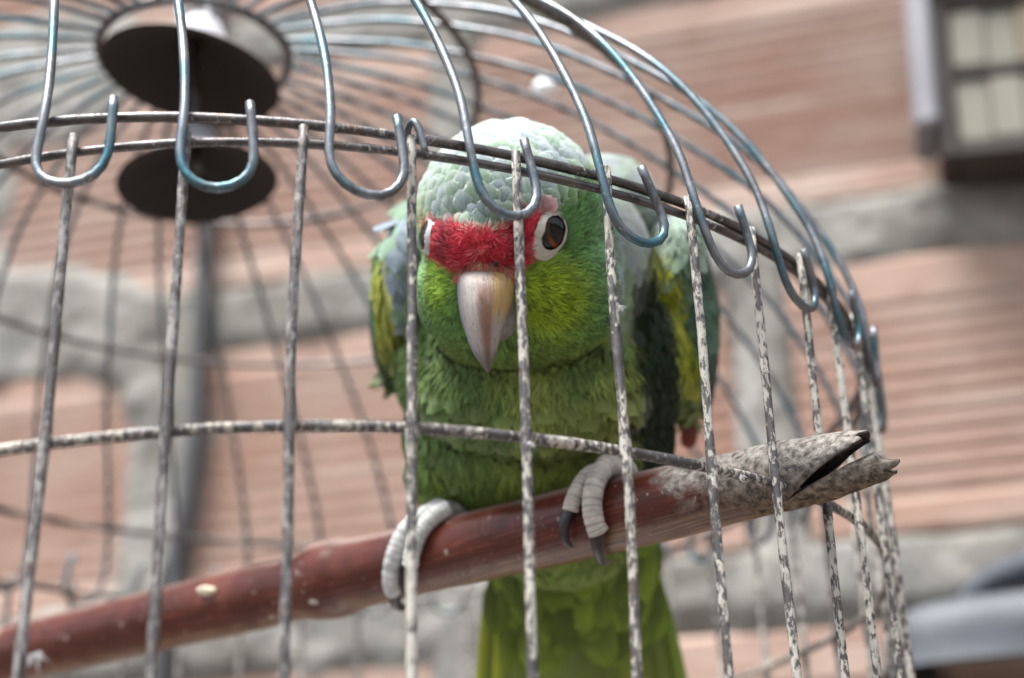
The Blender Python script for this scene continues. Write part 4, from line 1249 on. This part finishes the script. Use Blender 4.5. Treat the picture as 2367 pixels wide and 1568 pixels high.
# ------------------------------------------------------------------ small debris
def debris(name, c, size, mat, seed, flat=0.6):
    bm = bmesh.new(); bmesh.ops.create_icosphere(bm, subdivisions=3, radius=1.0); bm.verts.index_update()
    v = np.array([w.co[:] for w in bm.verts]); f = [tuple(x.index for x in p.verts) for p in bm.faces]; bm.free()
    k = 0.65 + 0.7 * vnoise(v + seed, 1.6)[:, None]
    return mesh_obj(name, np.asarray(c) + v * k * size * np.array([1.3, 1.0, flat]), f, mat)
tag(debris('seed_husk', perch_pt(478, 38, 0.0006), 0.0024, M_husk, 2), 'pale seed husk stuck on the cane perch', 'husk')
def fluff(name, c, size, nst, seed):
    r_ = np.random.default_rng(seed)
    d = r_.normal(0, 0.55, (nst, 3)) + np.array([0.45, -0.35, -0.75]); d /= np.linalg.norm(d, axis=1)[:, None]
    mb = MB()
    for k in range(nst):
        e = c + d[k] * size * r_.uniform(0.5, 1.6)
        mid = (c + e) / 2 + r_.normal(0, size * 0.15, 3)
        v, f = tube_data(catmull([c, mid, e], 6), np.linspace(0.00012, 0.00004, 6), 4); mb.add(v, f)
    return mb.obj(name, M_fluff_thin)
# downy tuft high on the far dome wires
q = dome_path(rad(118))
o = debris('down_tuft', at(1258, 205, 0.640), 0.0042, M_fluff, 9, 0.9)
tag(o, 'round white tuft of down caught on the far dome wires above the parrot', 'fluff')
def cyl_at(u, v_, rr):
    d = FW + RT * (u - 1183) / FPX - UP * (v_ - 784) / FPX
    a = d[0] ** 2 + d[1] ** 2; b = 2 * (CAM[0] * d[0] + CAM[1] * d[1]); c = CAM[0] ** 2 + CAM[1] ** 2 - rr * rr
    t = (-b - math.sqrt(b * b - 4 * a * c)) / (2 * a)
    return CAM + d * t
for u, v_, s, lab in ((1429, 706, 0.0019, 'wispy down feather snagged on a bar beside the parrot\'s cheek'), (1222, 1022, 0.0018, 'wispy down feather hanging under the lower hoop in front of the breast'), (1712, 1098, 0.0018, 'wispy down feather on the lower hoop in front of the weathered perch end'), (85, 1512, 0.0030, 'down fluff stuck low on a grey bar in front of the cane')):
    tag(fluff('down_feather', cyl_at(u, v_, R + 0.0012), s, 15, int(u)), lab, 'feather')

# ------------------------------------------------------------------ slatted box on the wall, grey hood
ZV = np.array([0, 0, 1.0])
bx = empty('slatted_box', wallp(0.42, 0.372, 0.03), 'slatted wooden box with dark frame hanging on the brick wall', 'box')
tb = rad(-4.0)
BX = WH * math.cos(tb) + ZV * math.sin(tb); BZ = -WH * math.sin(tb) * -1 * -1 + ZV * math.cos(tb)
BZ = np.cross(BX, WN); BZ = BZ if BZ[2] > 0 else -BZ
BO = wall_at(2176, 384, 0.05)
def bpart(name, x0, x1, z0, z1, o0, o1, mat, parent=bx, bev=0.002):
    c = BO + BX * (x0 + x1) / 2 + BZ * (z0 + z1) / 2 + WN * (o0 + o1) / 2
    v, f = box_data(c, BX, WN, BZ, abs(x1 - x0) / 2, abs(o1 - o0) / 2, abs(z1 - z0) / 2, bev)
    return mesh_obj(name, v, f, mat, parent, smooth=False)
bpart('back_panel', 0.0, 0.30, 0.0, 0.125, -0.030, -0.022, M_wood_dark)
bpart('frame_post', 0.0, 0.010, 0.0, 0.125, -0.022, 0.010, M_wood_dark)
bpart('frame_post', 0.29, 0.30, 0.0, 0.125, -0.022, 0.010, M_wood_dark)
bpart('frame_rail', 0.010, 0.29, 0.0, 0.012, -0.022, 0.010, M_wood_dark)
bpart('frame_rail', 0.010, 0.29, 0.055, 0.0635, -0.022, 0.009, M_wood_dark)
bpart('frame_rail', 0.010, 0.29, 0.104, 0.1155, -0.022, 0.010, M_wood_dark)
bpart('top_rail', 0.004, 0.30, 0.1162, 0.127, -0.045, 0.016, M_wood_grey)
bpart('lid', -0.005, 0.305, 0.1275, 0.150, -0.05, 0.020, M_white_paint)
bpart('side_post', -0.014, -0.0005, 0.022, 0.19, -0.035, 0.016, M_wood_grey)
for i in range(14):
    x0 = 0.0115 + i * 0.0197
    mt = M_wood_ochre if i in (2, 3, 6) else M_wood_pale
    bpart('slat', x0, x0 + 0.0192, 0.0125, 0.0545, -0.020, 0.006 + 0.002 * (i % 2), M_wood_pale, bev=0.001)
    bpart('slat', x0, x0 + 0.0192, 0.064, 0.1035, -0.020, 0.006 + 0.002 * ((i + 1) % 2), mt, bev=0.001)

# hood: rounded shell with its open dark underside towards the viewer
hc = at(2420, 1500, 0.80)
hood = empty('grey_hood', hc + np.array([0, 0, -0.06]), 'rounded grey plastic hood with a dark open underside beside the cage', 'hood')
HX = WH; HY = WN
def hood_shell(name, sx, sy, sz, mat, parent, zoff, inset, bottom=-0.25):
    na_, nr_ = 56, 16
    V = []
    for j in range(nr_):
        q = j / (nr_ - 1)
        a = q * math.pi / 2
        rr = math.sin(a) ** 0.42 if q < 1 else 1.0
        zz = math.cos(a) ** 0.7 if q < 1 else 0.0
        for k in range(na_):
            b = k / na_ * 2 * math.pi
            cx = math.copysign(abs(math.cos(b)) ** 0.55, math.cos(b)); cy = math.copysign(abs(math.sin(b)) ** 0.55, math.sin(b))
            V.append(hc + HX * (sx - inset) * rr * cx + HY * (sy - inset) * rr * cy + ZV * (zoff + (sz - inset) * (zz if True else 0)))
    for k in range(na_):
        b = k / na_ * 2 * math.pi
        cx = math.copysign(abs(math.cos(b)) ** 0.55, math.cos(b)); cy = math.copysign(abs(math.sin(b)) ** 0.55, math.sin(b))
        V.append(hc + HX * (sx * 1.03 - inset) * cx + HY * (sy * 1.03 - inset) * cy + ZV * (zoff + bottom * sz))
    F = [(j * na_ + k, j * na_ + (k + 1) % na_, (j + 1) * na_ + (k + 1) % na_, (j + 1) * na_ + k) for j in range(nr_) for k in range(na_)]
    F.append(tuple(range(na_)))
    return mesh_obj(name, V, F, mat, parent)
hood_shell('shell', 0.085, 0.05, 0.030, M_grey_hood, hood, -0.004, 0.0)
hood_shell('shaded_inside', 0.085, 0.05, 0.030, M_hood_shade, hood, -0.0045, 0.003)  # near-black inner copy paints the dark inside the open hood
v, f = tube_data(catmull([at(u, v_, 0.83) for u, v_ in ((2215, 1425), (2260, 1360), (2330, 1325), (2420, 1305), (2560, 1290))], 24), np.linspace(0.005, 0.0115, 24), 12)
mesh_obj('shadow_roll', v, f, M_shadow_roll, hood)  # added dark tube standing in for a soft shadow above the hood
